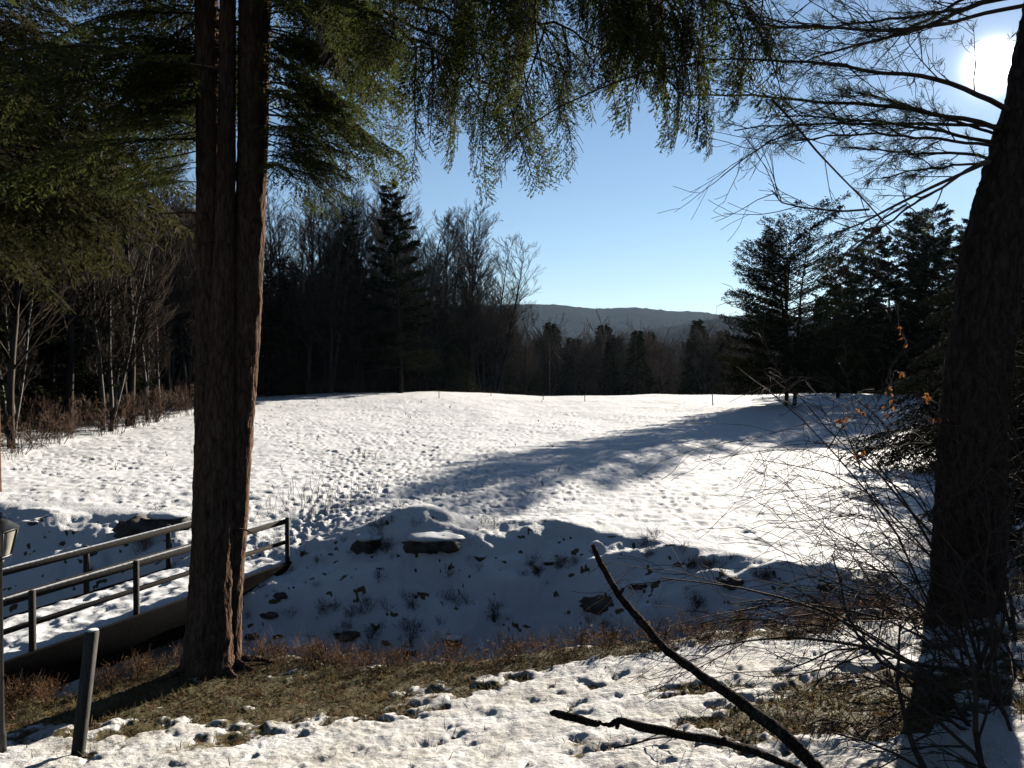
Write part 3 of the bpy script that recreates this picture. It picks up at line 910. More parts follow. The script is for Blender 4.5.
# ------------------------------------------------------------------ the big pine beside the viewer
def make_front_pine():
    rng = np.random.default_rng(33)
    D = 8.5
    bx, by = (975 - 512) / F * D, D
    bz = ground_at(bx, by)
    root = thing('pine_tree', 'massive leaning pine trunk in front of the sun with needled branches', 'tree', (bx, by, bz))
    B0 = np.array((bx, by, bz))
    rows = np.array([-700, -300, 0, 100, 240, 400, 600, 660, 700]); cx = np.array([1125, 1088, 1052, 1033, 993, 975, 967, 966, 965]); rp = np.array([18, 25, 26, 26.5, 28, 30, 32, 37, 48])
    rr = np.arange(700, -700, -3.5)
    cc = np.interp(rr, rows, cx); ra = np.interp(rr, rows, rp) / F * D
    P = np.stack([(cc - 512) / F * D, np.full_like(rr, D), CZ + (HOR - rr) / F * D], 1) - B0
    tr = G(); tr.tube(P, ra, 48, wob=bark_wob(140, .07, 15)); tr.build('trunk', M['pine_bark'], root, True)
    br = G(); ends = []
    # main branches by where they leave the trunk and where they end, each at its own depth
    for (ax, ay), (mx_, my), (ex, ey), d1, r, kids in (
            ((1012, 118), (900, 62), (700, 66), 7.4, .030, (7, 7)), ((1010, 132), (880, 100), (690, 104), 8.0, .028, (8, 8)), ((1035, -20), (920, 30), (800, 62), 7.8, .032, (7, 7)),
            ((1030, 4), (880, 48), (735, 10), 7.2, .024, (7, 6)), ((1005, 146), (900, 120), (770, 118), 8.6, .022, (8, 8)), ((1010, -60), (880, -10), (720, -5), 7.5, .028, (7, 6)),
            ((1000, 162), (930, 148), (850, 150), 9.2, .020, (6, 7)), ((1040, -40), (950, 10), (870, 40), 9.4, .024, (6, 6)), ((1008, 138), (930, 104), (850, 92), 9.0, .02, (7, 7)),
            ((990, 160), (910, 200), (850, 246), 7.6, .016, (5, 4)), ((1012, 126), (860, 112), (740, 128), 9.4, .02, (6, 7)), ((1005, 150), (890, 132), (800, 140), 7.8, .018, (7, 7)),
            ((1032, -8), (870, 22), (760, 22), 8.8, .02, (6, 6)), ((1000, 170), (940, 168), (880, 180), 8.8, .016, (5, 6))):
        A, Bm, Cc = W(ax, ay, D), W(mx_, my, (D + d1) / 2), W(ex, ey, d1)
        t = np.linspace(0, 1, 18)[:, None]
        Pb = (1 - t) ** 2 * A + 2 * t * (1 - t) * Bm + t ** 2 * Cc - B0 + np.cumsum(rng.normal(0, .012, (18, 3)), 0)
        br.tube(Pb, np.linspace(r, .007, 18), 6, cap=False)
        L = np.linalg.norm(Pb[-1] - Pb[0])
        for i in range(kids[0] * 2):
            s = .18 + .8 * (i + rng.random()) / (kids[0] * 2)
            q, tt = along(Pb, s)
            dd = unit(tt + rng.normal(0, .55, 3) * np.array((.6, 1, .75)))
            ramify(br, q, dd, L * .27 * (1.15 - .6 * s) * rng.uniform(.5, 1.2), .008, 1, rng, (kids[1],), .0028, .7, 3, (-.2, 0, .05), .10, .2, ends)
    # the long bare limbs
    for pts, r, d in (([(715, 64), (690, 66), (640, 75), (600, 90), (560, 108), (520, 132), (495, 158)], .011, 7.4), ([(770, 101), (787, 118), (815, 152), (838, 176), (868, 206), (900, 244)], .013, 7.0),
                      ([(868, 210), (840, 212), (800, 208), (780, 203), (771, 191)], .010, 7.0), ([(988, 162), (930, 188), (890, 208), (860, 224), (838, 232)], .017, 7.3),
                      ([(905, 205), (880, 220), (862, 244), (845, 256)], .010, 7.2), ([(800, 130), (770, 142), (745, 158), (720, 178)], .008, 7.6)):
        Pb = np.array([W(x, y, d) for x, y in pts]) - B0
        t = np.linspace(0, len(pts) - 1, len(pts) * 4); Pb = np.stack([np.interp(t, range(len(pts)), Pb[:, i]) for i in range(3)], 1)
        br.tube(Pb, np.linspace(r, .005, len(Pb)), 6)
        for i in range(7):
            q, tt = along(Pb, .2 + .75 * rng.random())
            ramify(br, q, unit(tt + rng.normal(0, .5, 3)), rng.uniform(.25, .7), .005, 1, rng, (3,), .0025, .6, 3)
    br.build('branches', M['twig'], root)
    nd = G()
    for p, d in ends:
        if rng.random() < .42: continue
        m = 20
        dirs = d[None] * .55 + rng.normal(0, .55, (m, 3)); dirs /= np.linalg.norm(dirs, axis=1)[:, None]
        nd.blades(np.repeat(p[None], m, 0) - d * rng.uniform(0, .06, (m, 1)), dirs, rng.uniform(.06, .11, m), .005, rng.normal(0, 1, (m, 3)))
    nd.build('needles', M['pine_needles'], root)
    # upper crown, above the picture
    up = G()
    (fa, fb) = frond(3.2, np.random.default_rng(77), .16, .04, .5, .2)
    for i in range(40):
        z = 6.5 + 6.5 * i / 40
        up.add(xform(fa[0], (1.0 + .08 * i / 4, 0, z), rng.uniform(0, 6.28), rng.uniform(.7, 1.1), .1), fa[1])
    up.build('crown', M['pine_needles'], root)


make_front_pine()

# ------------------------------------------------------------------ woods: prototypes
LEFT_BARE = 'bare grey tree in the dense dark woods along the left edge of the field'
used = set()
bares = [bare_tree(20, np.random.default_rng(500 + i), M['grey_bark'], M['far_twig'], 'bare_tree', 1.0, 1 + (i % 2)) for i in range(4)]
birches = [bare_tree(13, np.random.default_rng(520 + i), M['pale_bark'], M['far_twig'], 'bare_sapling', .55, 2 + i, .03) for i in range(2)]
hems = [conifer(20, 4.6, .08, np.random.default_rng(540 + i), 'hemlock_tree', M['dark_bark'], M['far_needles'], 150, (.36, .13), 300, .55, .05, .75) for i in range(2)]
pines = [conifer(24, 4.8, .12, np.random.default_rng(560 + i), 'pine_tree', M['dark_bark'], M['far_needles'], 130, (.36, .15), 420, .15, .12, .6, 1, .0, .8) for i in range(2)]
rounds = [conifer(22, 5.4, .05, np.random.default_rng(570 + i), 'pine_tree', M['dark_bark'], M['far_needles'], 140, (.36, .14), 380, .15, .15, .38) for i in range(2)]
spruce = conifer(15, 3.0, .05, np.random.default_rng(580), 'spruce_tree', M['grey_bark'], M['far_needles'], 130, (.32, .12), 160, .35, 0, .95)


def at_ground(x, y, sink=.1):
    return (x, y, ground_at(x, y) - sink)


rw = np.random.default_rng(600)
# hemlocks whose boughs fill the upper left of the picture
near_hems = []


def make_bough_hemlock(loc, H, Rr, seed, label, lo, needles='shaded_hemlock_needles'):
    rng = np.random.default_rng(seed)
    root = thing('hemlock_tree', label, 'tree', loc)
    tr = G(); tr.tube(bend_line((0, 0, -.3), (0, 0, 1), H, 40, rng, .01), np.linspace(.36, .03, 41), 20, wob=bark_wob(seed, .05, 9)); tr.build('trunk', M['hemlock_bark'], root, True)
    protos = [frond(L, np.random.default_rng(seed + i), .13, .032, .8, .6) for i, L in enumerate((3.0, 3.4, 2.6))]
    lf = G(); tw = G()
    n = 190
    for i in range(n):
        u = (i + rng.random()) / n
        z = lo + (H - lo - .5) * u
        (V, Q), (V2, Q2) = protos[rng.integers(0, 3)]
        s = Rr / 3.0 * rng.uniform(.7, 1.1) * (1 - u) ** .6 + .15
        az = rng.uniform(0, 6.283); pit = rng.normal(-.05, .15); ro = rng.normal(0, .2)
        lf.add(xform(V, (0, 0, z), az, s, pit, ro), Q); tw.add(xform(V2, (0, 0, z), az, s, pit, ro), Q2)
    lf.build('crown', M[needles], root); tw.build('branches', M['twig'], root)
    return root


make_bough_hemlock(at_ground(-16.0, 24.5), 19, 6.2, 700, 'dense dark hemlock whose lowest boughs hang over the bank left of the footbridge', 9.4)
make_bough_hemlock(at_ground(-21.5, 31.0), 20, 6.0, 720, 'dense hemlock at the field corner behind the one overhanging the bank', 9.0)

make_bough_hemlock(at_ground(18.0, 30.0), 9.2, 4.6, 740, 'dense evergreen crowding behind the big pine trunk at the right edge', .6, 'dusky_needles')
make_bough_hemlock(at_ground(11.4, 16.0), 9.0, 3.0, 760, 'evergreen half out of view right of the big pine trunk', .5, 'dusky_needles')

# left woods: along the field edge and deep behind it
spots = []
for y in np.arange(34, 92, 3.2):
    ex = np.interp(y, [33, 60, 85, 95], [-22.5, -26, -30, -31])
    for row in range(4):
        spots.append((ex - 1.5 - row * 4.2 + rw.normal(0, 1.2), y + rw.normal(0, 1.3) + row * 1.5, row))
line = [(-28, 92), (-22, 97), (-17, 101), (-12.5, 106), (-8.5, 111), (-5.0, 119), (-2, 127), (1, 137), (3.5, 149), (6, 163)]
lx = [p[0] for p in line]; ly = [p[1] for p in line]
for t in np.linspace(0, 9, 38):
    x = np.interp(t, range(10), lx); y = np.interp(t, range(10), ly)
    for row in range(3 if t < 7 else 2):
        spots.append((x + rw.normal(0, .9) - row * 2.5, y + rw.normal(0, 1.2) + row * 6, row + 10))
for x, y, row in spots:
    q = rw.random()
    far = row >= 10
    if row == 0 and q < .34 or row == 1 and q < .15:
        place(birches[rw.integers(0, 2)], used, at_ground(x, y), rw.uniform(0, 6.28), rw.uniform(.8, 1.15), 'slender pale stemmed sapling in front of the dark woods left of the field', 'pale saplings along the edge of the woods', 'tree', (rw.normal(0, .05), rw.normal(0, .05)))
    elif q < (.72 if far else (.96 if row == 0 else .55)):
        gz = 0
        place(bares[rw.integers(0, 4)], used, at_ground(x, y), rw.uniform(0, 6.28), rw.uniform(.9, 1.15) * (1.0 if not far else max(.6, 1.22 - .02 * max(0, y - 119))), LEFT_BARE, 'bare trees in the woods left of the field', 'tree')
    else:
        place(hems[rw.integers(0, 2)], used, at_ground(x, y), rw.uniform(0, 6.28), rw.uniform(.55, .95) if far else rw.uniform(.75, 1.1), 'dark green hemlock crowded among bare trees in the woods left of the field', 'hemlocks in the woods left of the field', 'tree')
# the tall pine standing out of the woods
place(pines[0], used, at_ground(-13.2, 95), .4, 1.06, 'tallest dark pine with layered boughs rising above the bare woods', None, 'tree')
place(pines[1], used, at_ground(-20, 98), 1.4, .93, 'broad dark pine half hidden behind hanging hemlock boughs', None, 'tree')
sp = W(545, 370, 175); place(spruce, used, at_ground(sp[0], 175), 0, 1.25, 'small pointed spruce nearest the end of the bare woods, below the hills', None, 'tree')
sp = W(570, 370, 190); place(spruce, used, at_ground(sp[0], 190), 1.3, 1.2, 'pointed spruce in the valley just right of a similar darker one', None, 'tree')

# right side: the open many-stemmed pine and the conifers behind it
mp = conifer(21, 7.0, .10, np.random.default_rng(620), 'pine_tree', M['dark_bark'], M['far_needles'], 70, (.34, .11), 270, .0, .12, .22, 5, .14, 1.0)
place(mp, used, at_ground((795 - 512) / F * 66, 66), .3, .78, 'open pine with several stems at the far right corner of the snowy field', None, 'tree')
RL = 'dark conifer in the row behind the right edge of the snowy field'
for px, D, s, k in ((838, 84, .66, 1), (856, 98, .80, 0), (872, 104, .98, 1), (888, 96, .80, 0), (905, 102, 1.05, 1), (925, 96, .86, 0), (945, 104, 1.12, 1), (968, 100, .92, 0), (990, 106, 1.15, 1), (1015, 90, .95, 0),
                    (1045, 80, 1.0, 1), (1075, 84, .9, 0), (1040, 58, .85, 1), (1080, 62, .9, 1), (850, 118, .8, 1), (915, 120, 1.1, 0), (960, 118, 1.2, 1), (1000, 120, 1.1, 0)):
    pr = (rounds if k or px % 3 else pines)[rw.integers(0, 2)]
    place(pr, used, at_ground((px - 512) / F * D, D), rw.uniform(0, 6.28), s, RL, 'conifers behind the right edge of the field', 'tree')


# far wood in the valley: one mass
def wood_mass(name, spec, mats, seed):
    rng = np.random.default_rng(seed)
    protos = []
    for m in range(3):       # pointed conifers, ragged
        g = G()
        for b in range(420):
            u = (b + rng.random()) / 420
            a = rng.uniform(0, 6.28); l = (1 - u) ** .8 * .19 * (.75 + .5 * rng.random()) + .008
            n = 5
            p = np.stack([np.cos(a) * l * rng.uniform(.2, 1, n), np.sin(a) * l * rng.uniform(.2, 1, n), .08 + .92 * u + rng.normal(0, .012, n)], 1)
            d = np.stack([np.full(n, np.cos(a)), np.full(n, np.sin(a)), rng.uniform(-.7, .1, n)], 1); d /= np.linalg.norm(d, axis=1)[:, None]
            g.blades(p, d, .045 * rng.uniform(.5, 1.3, n), .016, rng.normal(0, 1, (n, 3)))
        g.tube(np.array(((0, 0, -.05), (0, 0, .5), (0, 0, 1))), np.array((.012, .008, .002)), 4, cap=False)
        protos.append(g.arrays())
    for m in range(3):       # bare round tops
        g = G()
        g.tube(np.array(((0, 0, -.05), (0, 0, .4), (0, 0, .9))), np.array((.014, .01, .003)), 4, cap=False)
        for b in range(34):
            q = np.array((0, 0, .2 + .62 * rng.random())); a = rng.uniform(0, 6.28)
            ramify(g, q, (math.cos(a) * .7, math.sin(a) * .7, rng.uniform(.5, 1.1)), .27 * rng.uniform(.6, 1.1), .004, 1, rng, (7,), .0016, .6, 3, (0, 0, .3))
        protos.append(g.arrays())
    gc, gb = G(), G()
    for x, y, h, con in spec:
        i = rng.integers(0, 3) + (0 if con else 3)
        V, Q = protos[i]
        (gc if con else gb).add(xform(V * np.array((rng.uniform(.9, 1.3), rng.uniform(.9, 1.3), 1)), (x, y, ground_at(x, y)), rng.uniform(0, 6.28), h), Q)
    tag(gc.build(name, mats[0]), kind='stuff'); tag(gb.build(name, mats[1]), kind='stuff')


spec = []
for i in range(620):
    D = 150 + 330 * rw.random() ** 1.2
    px = rw.uniform(480, 1080) if i % 6 else rw.uniform(-300, 1400)
    x = (px - 512) / F * D
    if x < np.interp(D, [100, 163, 300], [-8, 5, 10]) and D < 170: continue
    con = rw.random() < .30
    row = rw.uniform(319, 344) if px < 760 else rw.uniform(300, 340)
    h = (HOR - row) / F * D + CZ - ground_at(x, D)
    if h < 5: continue
    spec.append((x, D, min(h, 26), con))
for i in range(240):      # wood behind the first trees on the left
    y = rw.uniform(40, 150); x = np.interp(y, [33, 60, 85, 110, 150], [-40, -44, -48, -30, -12]) - rw.uniform(0, 30)
    spec.append((x, y, rw.uniform(15, 22), rw.random() < .5))
wood_mass('far_wood', spec, (M['far_needles'], M['far_twig']), 640)


# understorey along the edge of the woods
def thicket(name, pts, mat_, seed, h=(1.2, 2.4), kids=(5, 5), r=.012, rmin=.006):
    rng = np.random.default_rng(seed)
    protos = []
    for i in range(5):
        g = G()
        for s in range(6):
            ramify(g, (rng.normal(0, .15), rng.normal(0, .15), -.05), (rng.normal(0, .35), rng.normal(0, .35), 1), 1.0, r, 2, rng, kids, rmin, .55, 3, (0, 0, .15), .12)
        protos.append(g.arrays())
    g = G()
    zz = ground_arr([p[0] for p in pts], [p[1] for p in pts])
    for (x, y), z in zip(pts, zz):
        V, Q = protos[rng.integers(0, 5)]
        g.add(xform(V, (x, y, z), rng.uniform(0, 6.28), rng.uniform(*h)), Q)
    return g


pts = []
for i in range(150):
    y = rw.uniform(31, 92); ex = np.interp(y, [33, 60, 85, 95], [-21.8, -25.2, -29, -30])
    pts.append((ex + .6 - abs(rw.normal(0, 2.4)), y))
for i in range(70):
    t = rw.uniform(0, 8); pts.append((np.interp(t, range(10), lx) + rw.normal(0, 1), np.interp(t, range(10), ly) - 1 + rw.normal(0, .8)))
M['dark_weed'] = mat('dark_weed', (.025, .018, .013), .95, 5, (.06, .042, .03), spec=0)
M['brush'] = mat('brush', (.085, .05, .035), .9, 3, (.15, .09, .06))
tag(thicket('undergrowth', pts, None, 650, (.45, 2.2)).build('undergrowth', M['brush']), kind='stuff')


# ------------------------------------------------------------------ footbridge
def make_bridge():
    A = np.array(((27 - 512) / F * 13.5, 13.5, 0)); Cn = np.array(((284 - 512) / F * 18.6, 18.6, 0))
    t = unit(Cn - A); nrm = np.array((-t[1], t[0], 0))
    zA, zC = CZ - (649 - HOR) / F * 13.5, CZ - (560 - HOR) / F * 18.6
    span = np.linalg.norm(Cn - A)

    def at(u, v, w=0.0):      # along, across, up
        p = A + t * u + nrm * v
        return np.array((p[0], p[1], zA + (zC - zA) * u / span + w))
    u0, u1, wd = -4.6, span + .35, 1.85
    org = at(0, 0)
    root = thing('footbridge', 'dark wooden footbridge with two railings and a snowy deck crossing the gully', 'bridge', tuple(org))
    rng = np.random.default_rng(5)

    def L(p): return np.asarray(p) - org
    for v, nm in ((-.18, 'girder'), (wd + .18, 'girder')):
        g = G(); g.beam(L(at(u0, v, -.40)), L(at(u1, v, -.40)), .12, .74); g.build(nm, M['shaded_wood'], root)
    g = G()
    u = u0
    while u < u1 - .1:
        g.beam(L(at(u + .07, -.10, -.075)), L(at(u + .07, wd + .10, -.075)), .135, .045, .004); u += .15
    g.build('deck', M['dark_wood'], root)
    # snow on the deck, trodden
    nu, nv = 190, 44
    U, V_ = np.meshgrid(np.linspace(u0, u1, nu), np.linspace(-.09, wd + .09, nv))
    hgt = .055 + .035 * fbm(U * 2.2, V_ * 2.2, 3, 3) + .02 * noise(U * 7, V_ * 7, 8)
    for i in range(150):
        a, b = rng.uniform(u0, u1), rng.normal(wd / 2, .35)
        q = np.sqrt(((U - a) / .16) ** 2 + ((V_ - b) / .09) ** 2)
        hgt -= .05 * np.exp(-q ** 4)
    edge = np.minimum(np.minimum(V_ + .09, wd + .09 - V_) / .06, 1)
    hgt = np.maximum(hgt, .008) * np.clip(edge, .05, 1)
    P = A[None, None] + t * U[..., None] + nrm * V_[..., None]
    Z = zA + (zC - zA) * U / span - .052 + hgt
    Vv = np.stack([P[..., 0], P[..., 1], Z], -1).reshape(-1, 3) - org
    i = np.arange(nv - 1)[:, None] * nu; j = np.arange(nu - 1)[None]
    Q = np.stack([i + j, i + j + 1, i + nu + j + 1, i + nu + j], -1).reshape(-1, 4)
    g = G(); g.add(Vv, Q); g.build('snow_cover', M['snow_cap'], root, True)
    step = span / 3
    for v, us, ends in ((-.02, [-2 * step, -step, 0, step, 2 * step, span], u1), (wd + .02, [-2 * step + .3, -step + .3, .3, step + .3, 2 * step + .3, span + .3], u1)):
        for uu in us:
            g = G(); g.beam(L(at(uu, v - (.06 if v < 0 else -.06), -.45)), L(at(uu, v - (.06 if v < 0 else -.06), .98)), .09, .09, .01); g.build('railing_post', M['dark_wood'], root)
        for w, hh, nm in ((.88, .115, 'rail'), (.40, .09, 'rail')):
            g = G(); s0 = L(at(us[0] - .4, v + (.02 if v < 0 else -.02), w)); s1 = L(at(us[-1] + .03, v + (.02 if v < 0 else -.02), w))
            g.beam(s0, s1, .05, hh, .006); rl = g.build(nm, M['dark_wood'], root)
            if w > .6:
                g = G(); n = 60
                tt = np.linspace(0, 1, n)
                Pc = s0[None] * (1 - tt)[:, None] + s1[None] * tt[:, None]; Pc[:, 2] += hh / 2 + .004
                g.tube(Pc, .025 + .006 * noise(tt * 30, tt * 0 + 2, 4), 8); g.build('snow_ridge', M['snow_cap'], rl, True)
    # stone abutment under the field end
    g = G()
    for i in range(16):
        p = at(span + rng.uniform(-.2, .5), rng.uniform(0, wd), rng.uniform(-1.3, -.55)); g.lump((.3, .25, .18), L(p), rng, 6, .3)
    g.build('abutment', M['stone'], root)


make_bridge()


# ------------------------------------------------------------------ posts and lamp
def make_leaning_post():
    D = 8.0
    b, tp = W(76, 745, D), W(90, 632, D)
    b = b - (tp - b) * .15
    root = thing('fence_post', 'square dark fence post leaning to the right on the snowy slope below the hemlock', 'post', tuple(b))
    g = G(); g.beam((0, 0, 0), tp - b, .105, .105, .012); g.build('post', M['post_wood'], root)
    g = G(); g.lump((.06, .06, .012), tp - b + np.array((0, 0, .004)), np.random.default_rng(3), 6, .15); g.build('snow_cap', M['snow_cap'], root, True)


make_leaning_post()


def make_lamp():
    D = 8.2
    x = (-3 - 512) / F * D
    zt = CZ + (HOR - 517) / F * D
    zb = ground_at(x, D)
    root = thing('lamp_post', 'black lamp post with a tapered cloudy glass lantern before the footbridge', 'lamp post', (x, D, zb - .05))
    zl = CZ + (HOR - 556) / F * D - zb + .05
    pg = G(); pg.tube(np.array([(0, 0, 0), (0, 0, .25), (0, 0, .3), (0, 0, zl - .12), (0, 0, zl - .1), (0, 0, zl - .02)]), np.array([.05, .05, .034, .030, .045, .05]), 16); pg.build('pole', M['black_metal'], root, True)
    h = (556 - 532) / F * D
    gg = G()      # four glass panes, wider at the top
    r0, r1 = .075, .115
    ring = lambda r, z: [(-r, -r, z), (r, -r, z), (r, r, z), (-r, r, z)]
    gg.add(ring(r0, zl) + ring(r1, zl + h), [(0, 1, 5, 4), (1, 2, 6, 5), (2, 3, 7, 6), (3, 0, 4, 7)]); gg.build('lantern_glass', M['cloudy_glass'], root)
    fr = G()
    for (a, b) in zip(ring(r0 + .004, zl), ring(r1 + .004, zl + h)): fr.beam(a, b, .016, .016, .003)
    fr.box((r0 * 2.2, r0 * 2.2, .025), (0, 0, zl - .014), None, .004); fr.box((r1 * 2.25, r1 * 2.25, .022), (0, 0, zl + h + .012), None, .004)
    fr.build('lantern_frame', M['black_metal'], root)
    cp = G(); a = r1 * 1.22
    zc = zl + h + .024
    cp.add(ring(a, zc) + ring(a * .55, zc + .09) + ring(.03, zc + .125) + ring(.02, zc + .17), [(0, 1, 2, 3)] + [(i * 4 + j, i * 4 + (j + 1) % 4, i * 4 + 4 + (j + 1) % 4, i * 4 + 4 + j) for i in range(3) for j in range(4)] + [(15, 14, 13, 12)])
    cp.build('lantern_cap', M['black_metal'], root)


make_lamp()

for i, (px, py0, py1, D, lab) in enumerate((
        (713, 399, 413, 72, 'thin dark stake standing by the long pine shadow far across the field'), (585, 398, 407, 80, 'thin stake in the middle of the far field edge'),
        (439, 395, 404, 78, 'short stake near the far left of the field crest'), (491, 389, 397, 92, 'stake at the crest of the field below the bare woods'), (543, 399, 408, 82, 'small stake between the crest and the middle of the far field'))):
    x = (px - 512) / F * D; z = ground_at(x, D)
    root = thing('field_stake', lab, 'stake', (x, D, z - .2))
    g = G(); g.tube(bend_line((0, 0, 0), (.02 * (i - 2), 0, 1), 1.35 if i == 0 else .95, 3, RNG, .01), .035 if i else .045, 8); g.build('stake', M['post_wood'], root)


# ------------------------------------------------------------------ dead limbs close to the viewer
def dead_limb(pts, radii, label, seed, stubs):
    rng = np.random.default_rng(seed)
    P = np.array([W(*p) for p in pts])
    gnd = np.array((P[-1][0] + .05, P[-1][1] - .15, 0)); gnd[2] = ground_at(gnd[0], gnd[1]) - .1
    P = np.concatenate([P, gnd[None]]); radii = list(radii) + [radii[-1] * 1.15]
    root = thing('dead_branch', label, 'branch', tuple(gnd))
    P = P[::-1] - gnd; rad = np.array(radii[::-1])
    t = np.linspace(0, len(P) - 1, 90)
    PP = np.stack([np.interp(t, range(len(P)), P[:, i]) for i in range(3)], 1)
    ker = np.ones(5) / 5
    for i in range(3): PP[2:-2, i] = np.convolve(PP[:, i], ker, 'valid')
    PP = PP + np.cumsum(rng.normal(0, .0015, PP.shape), 0)
    rr = .8 * np.interp(t, range(len(P)), rad) * (1 + .13 * noise(t * 4, t * 0 + 3, seed))
    g = G(); g.tube(PP, rr, 14, wob=bark_wob(seed, .12, 6))
    for s, l in stubs:
        q, d = along(PP, s); g.tube(bend_line(q, spread(d, 1.1, rng), l, 3, rng, .1), np.linspace(.013, .007, 4), 6)
    g.build('limb', M['limb_bark'], root, True)


dead_limb([(594, 549, 4.3), (604, 570, 4.25), (620, 598, 4.15), (640, 620, 4.05), (665, 648, 3.9), (700, 676, 3.75), (740, 703, 3.6), (780, 733, 3.45), (808, 758, 3.35), (822, 776, 3.3)],
          [.014, .020, .021, .026, .024, .026, .032, .034, .034, .034], 'long broken dead limb rising diagonally to the left out of the foreground', 901, [(.35, .05), (.62, .04), (.8, .05)])
dead_limb([(554, 711, 3.05), (561, 713, 3.04), (585, 720, 3.03), (598, 724, 3.02), (602, 724, 3.02), (612, 726, 3.01), (622, 722, 3.0), (640, 729, 3.0), (680, 736, 3.0), (720, 742, 3.0), (755, 752, 3.05), (790, 766, 3.1), (806, 776, 3.15)],
          [.008, .019, .019, .017, .007, .012, .017, .021, .020, .019, .017, .018, .019], 'shorter dark dead limb lying lower than the diagonal one over the snow', 902, [(.3, .03), (.55, .03)])
# forked twig on the snow
def ground_twig(px, py, D, rz, label, seed):
    rng = np.random.default_rng(seed)
    x, y = (px - 512) / F * D, D
    g = G(); ramify(g, (0, 0, .02), (math.cos(rz), math.sin(rz), .22), .6, .011, 1, rng, (3,), .005, .8, 5, (0, 0, -.3))
    root = thing('fallen_twig', label, 'twig', (x, y, ground_at(x, y) + .04)); g.build('twig', M['dead_bark'], root)


ground_twig(615, 766, 6.3, .2, 'small forked twig lying on the snow below the dark dead limb', 911)
ground_twig(842, 670, 8.7, 3.1, 'thin straight twig lying on the snow beside the bare shrubs', 912)


# ------------------------------------------------------------------ bare shrubs on the right
def make_shrub(px, D, label, seed, stems, leaves=0, h=2.6, bias=(-.5, 0, 1)):
    rng = np.random.default_rng(seed)
    x = (px - 512) / F * D
    loc = (x, D, ground_at(x, D) - .05)
    root = thing('bare_shrub', label, 'shrub', loc)
    g = G(); ends = []
    for i in range(stems):
        d = unit(np.array(bias) + rng.normal(0, .5, 3) * np.array((1.1, .8, .5)))
        ramify(g, (rng.normal(0, .18), rng.normal(0, .18), 0), d, h * rng.uniform(.6, 1.15), rng.uniform(.010, .022), 2, rng, (8, 6), .0028, .9, 5, (rng.normal(-.1, .5), rng.normal(0, .3), -.25), .17, .15, ends)
    if leaves:
        lf = G()
        E_ = np.array([e[0] for e in ends]); P = []
        for tx, ty in ((884, 392), (892, 402), (872, 398), (905, 378), (926, 396), (853, 428), (860, 444), (856, 458), (905, 345), (893, 412), (930, 418), (845, 415)):
            t_ = W(tx, ty, D * rng.uniform(.9, 1.0)) - np.array(loc); e = E_[np.argmin(np.linalg.norm(E_ - t_, axis=1))]
            u = np.linspace(0, 1, 9)[:, None]; Pt = e * (1 - u) + t_ * u + np.cumsum(rng.normal(0, .012, (9, 3)), 0)
            g.tube(Pt, np.linspace(.0035, .0022, 9), 4, cap=False)
            P += [Pt[8 - int(abs(rng.normal(0, 1.6)))] for k in range(rng.integers(2, 6))]
        P = np.array(P); m = len(P)
        D_ = rng.normal(0, 1, (m, 3)) + np.array((0, 0, -.9)); D_ /= np.linalg.norm(D_, axis=1)[:, None]
        S_ = rng.normal(0, 1, (m, 3)); Ln = rng.uniform(.03, .058, m); Wn = Ln * rng.uniform(.4, .8, m)
        lf = G(); lf.blades(P, D_, Ln, Wn, S_)
        C_ = np.cross(D_, S_); lf.blades(P + D_ * .01, D_ * .9 + C_ * .35, Ln * .8, Wn * .8, S_ + C_ * .8)
        lf.build('leaves', M['orange_leaf'], root)
    g.build('stems', M['twig'], root)


make_shrub(985, 6.6, 'bare shrub with a few orange leaves in front of the big pine trunk', 921, 14, 34, 2.7, (-.38, .1, 1))
make_shrub(1015, 5.4, 'tangled bare shrub at the right with low arching stems and no leaves', 922, 6, 0, 1.9, (-.6, .1, .8))
make_shrub(1035, 7.6, 'bare shrub growing right of the big pine trunk', 923, 11, 0, 3.2, (-.1, .1, 1))
make_shrub(1005, 4.6, 'sparse bare shrub nearest the viewer at the lower right', 925, 4, 0, 1.3, (-.5, .2, .9))
make_shrub(930, 8.4, 'low bare shrub at the left foot of the big pine trunk', 924, 4, 0, 1.6, (-.6, .1, .8))


# ------------------------------------------------------------------ stones on the bank
def stone(px, py, r, label, seed, cap=True, group=None):
    rng = np.random.default_rng(seed)
    # march down the line of sight to the ground
    Ds = np.arange(10.5, 26, .02); x = (px - 512) / F * Ds; z = (HOR - py) / F * Ds
    gz = ground_arr(x, Ds) - CZ
    start = np.searchsorted(Ds, float(edge_y(np.array([(px - 512) / F * 10.5]))[0]) + .9)
    hit = np.where(gz[start:] > z[start:])[0]
    D = Ds[start + (hit[0] if len(hit) else 0)]
    x = (px - 512) / F * D
    root = thing('stone', label, 'stone', (x, D, ground_at(x, D)), rng.uniform(-.4, .4), group)
    g = G(); g.lump(r, (0, .05, -r[2] * .15), rng, 9, .45); g.build('rock', M['stone'], root)
    if cap:
        g = G(); g.lump((r[0] * 1.02, r[1] * 1.0, r[2] * .4), (0, .08, r[2] * .72), rng, 9, .2); g.build('snow_cap', M['snow_cap'], root, True)


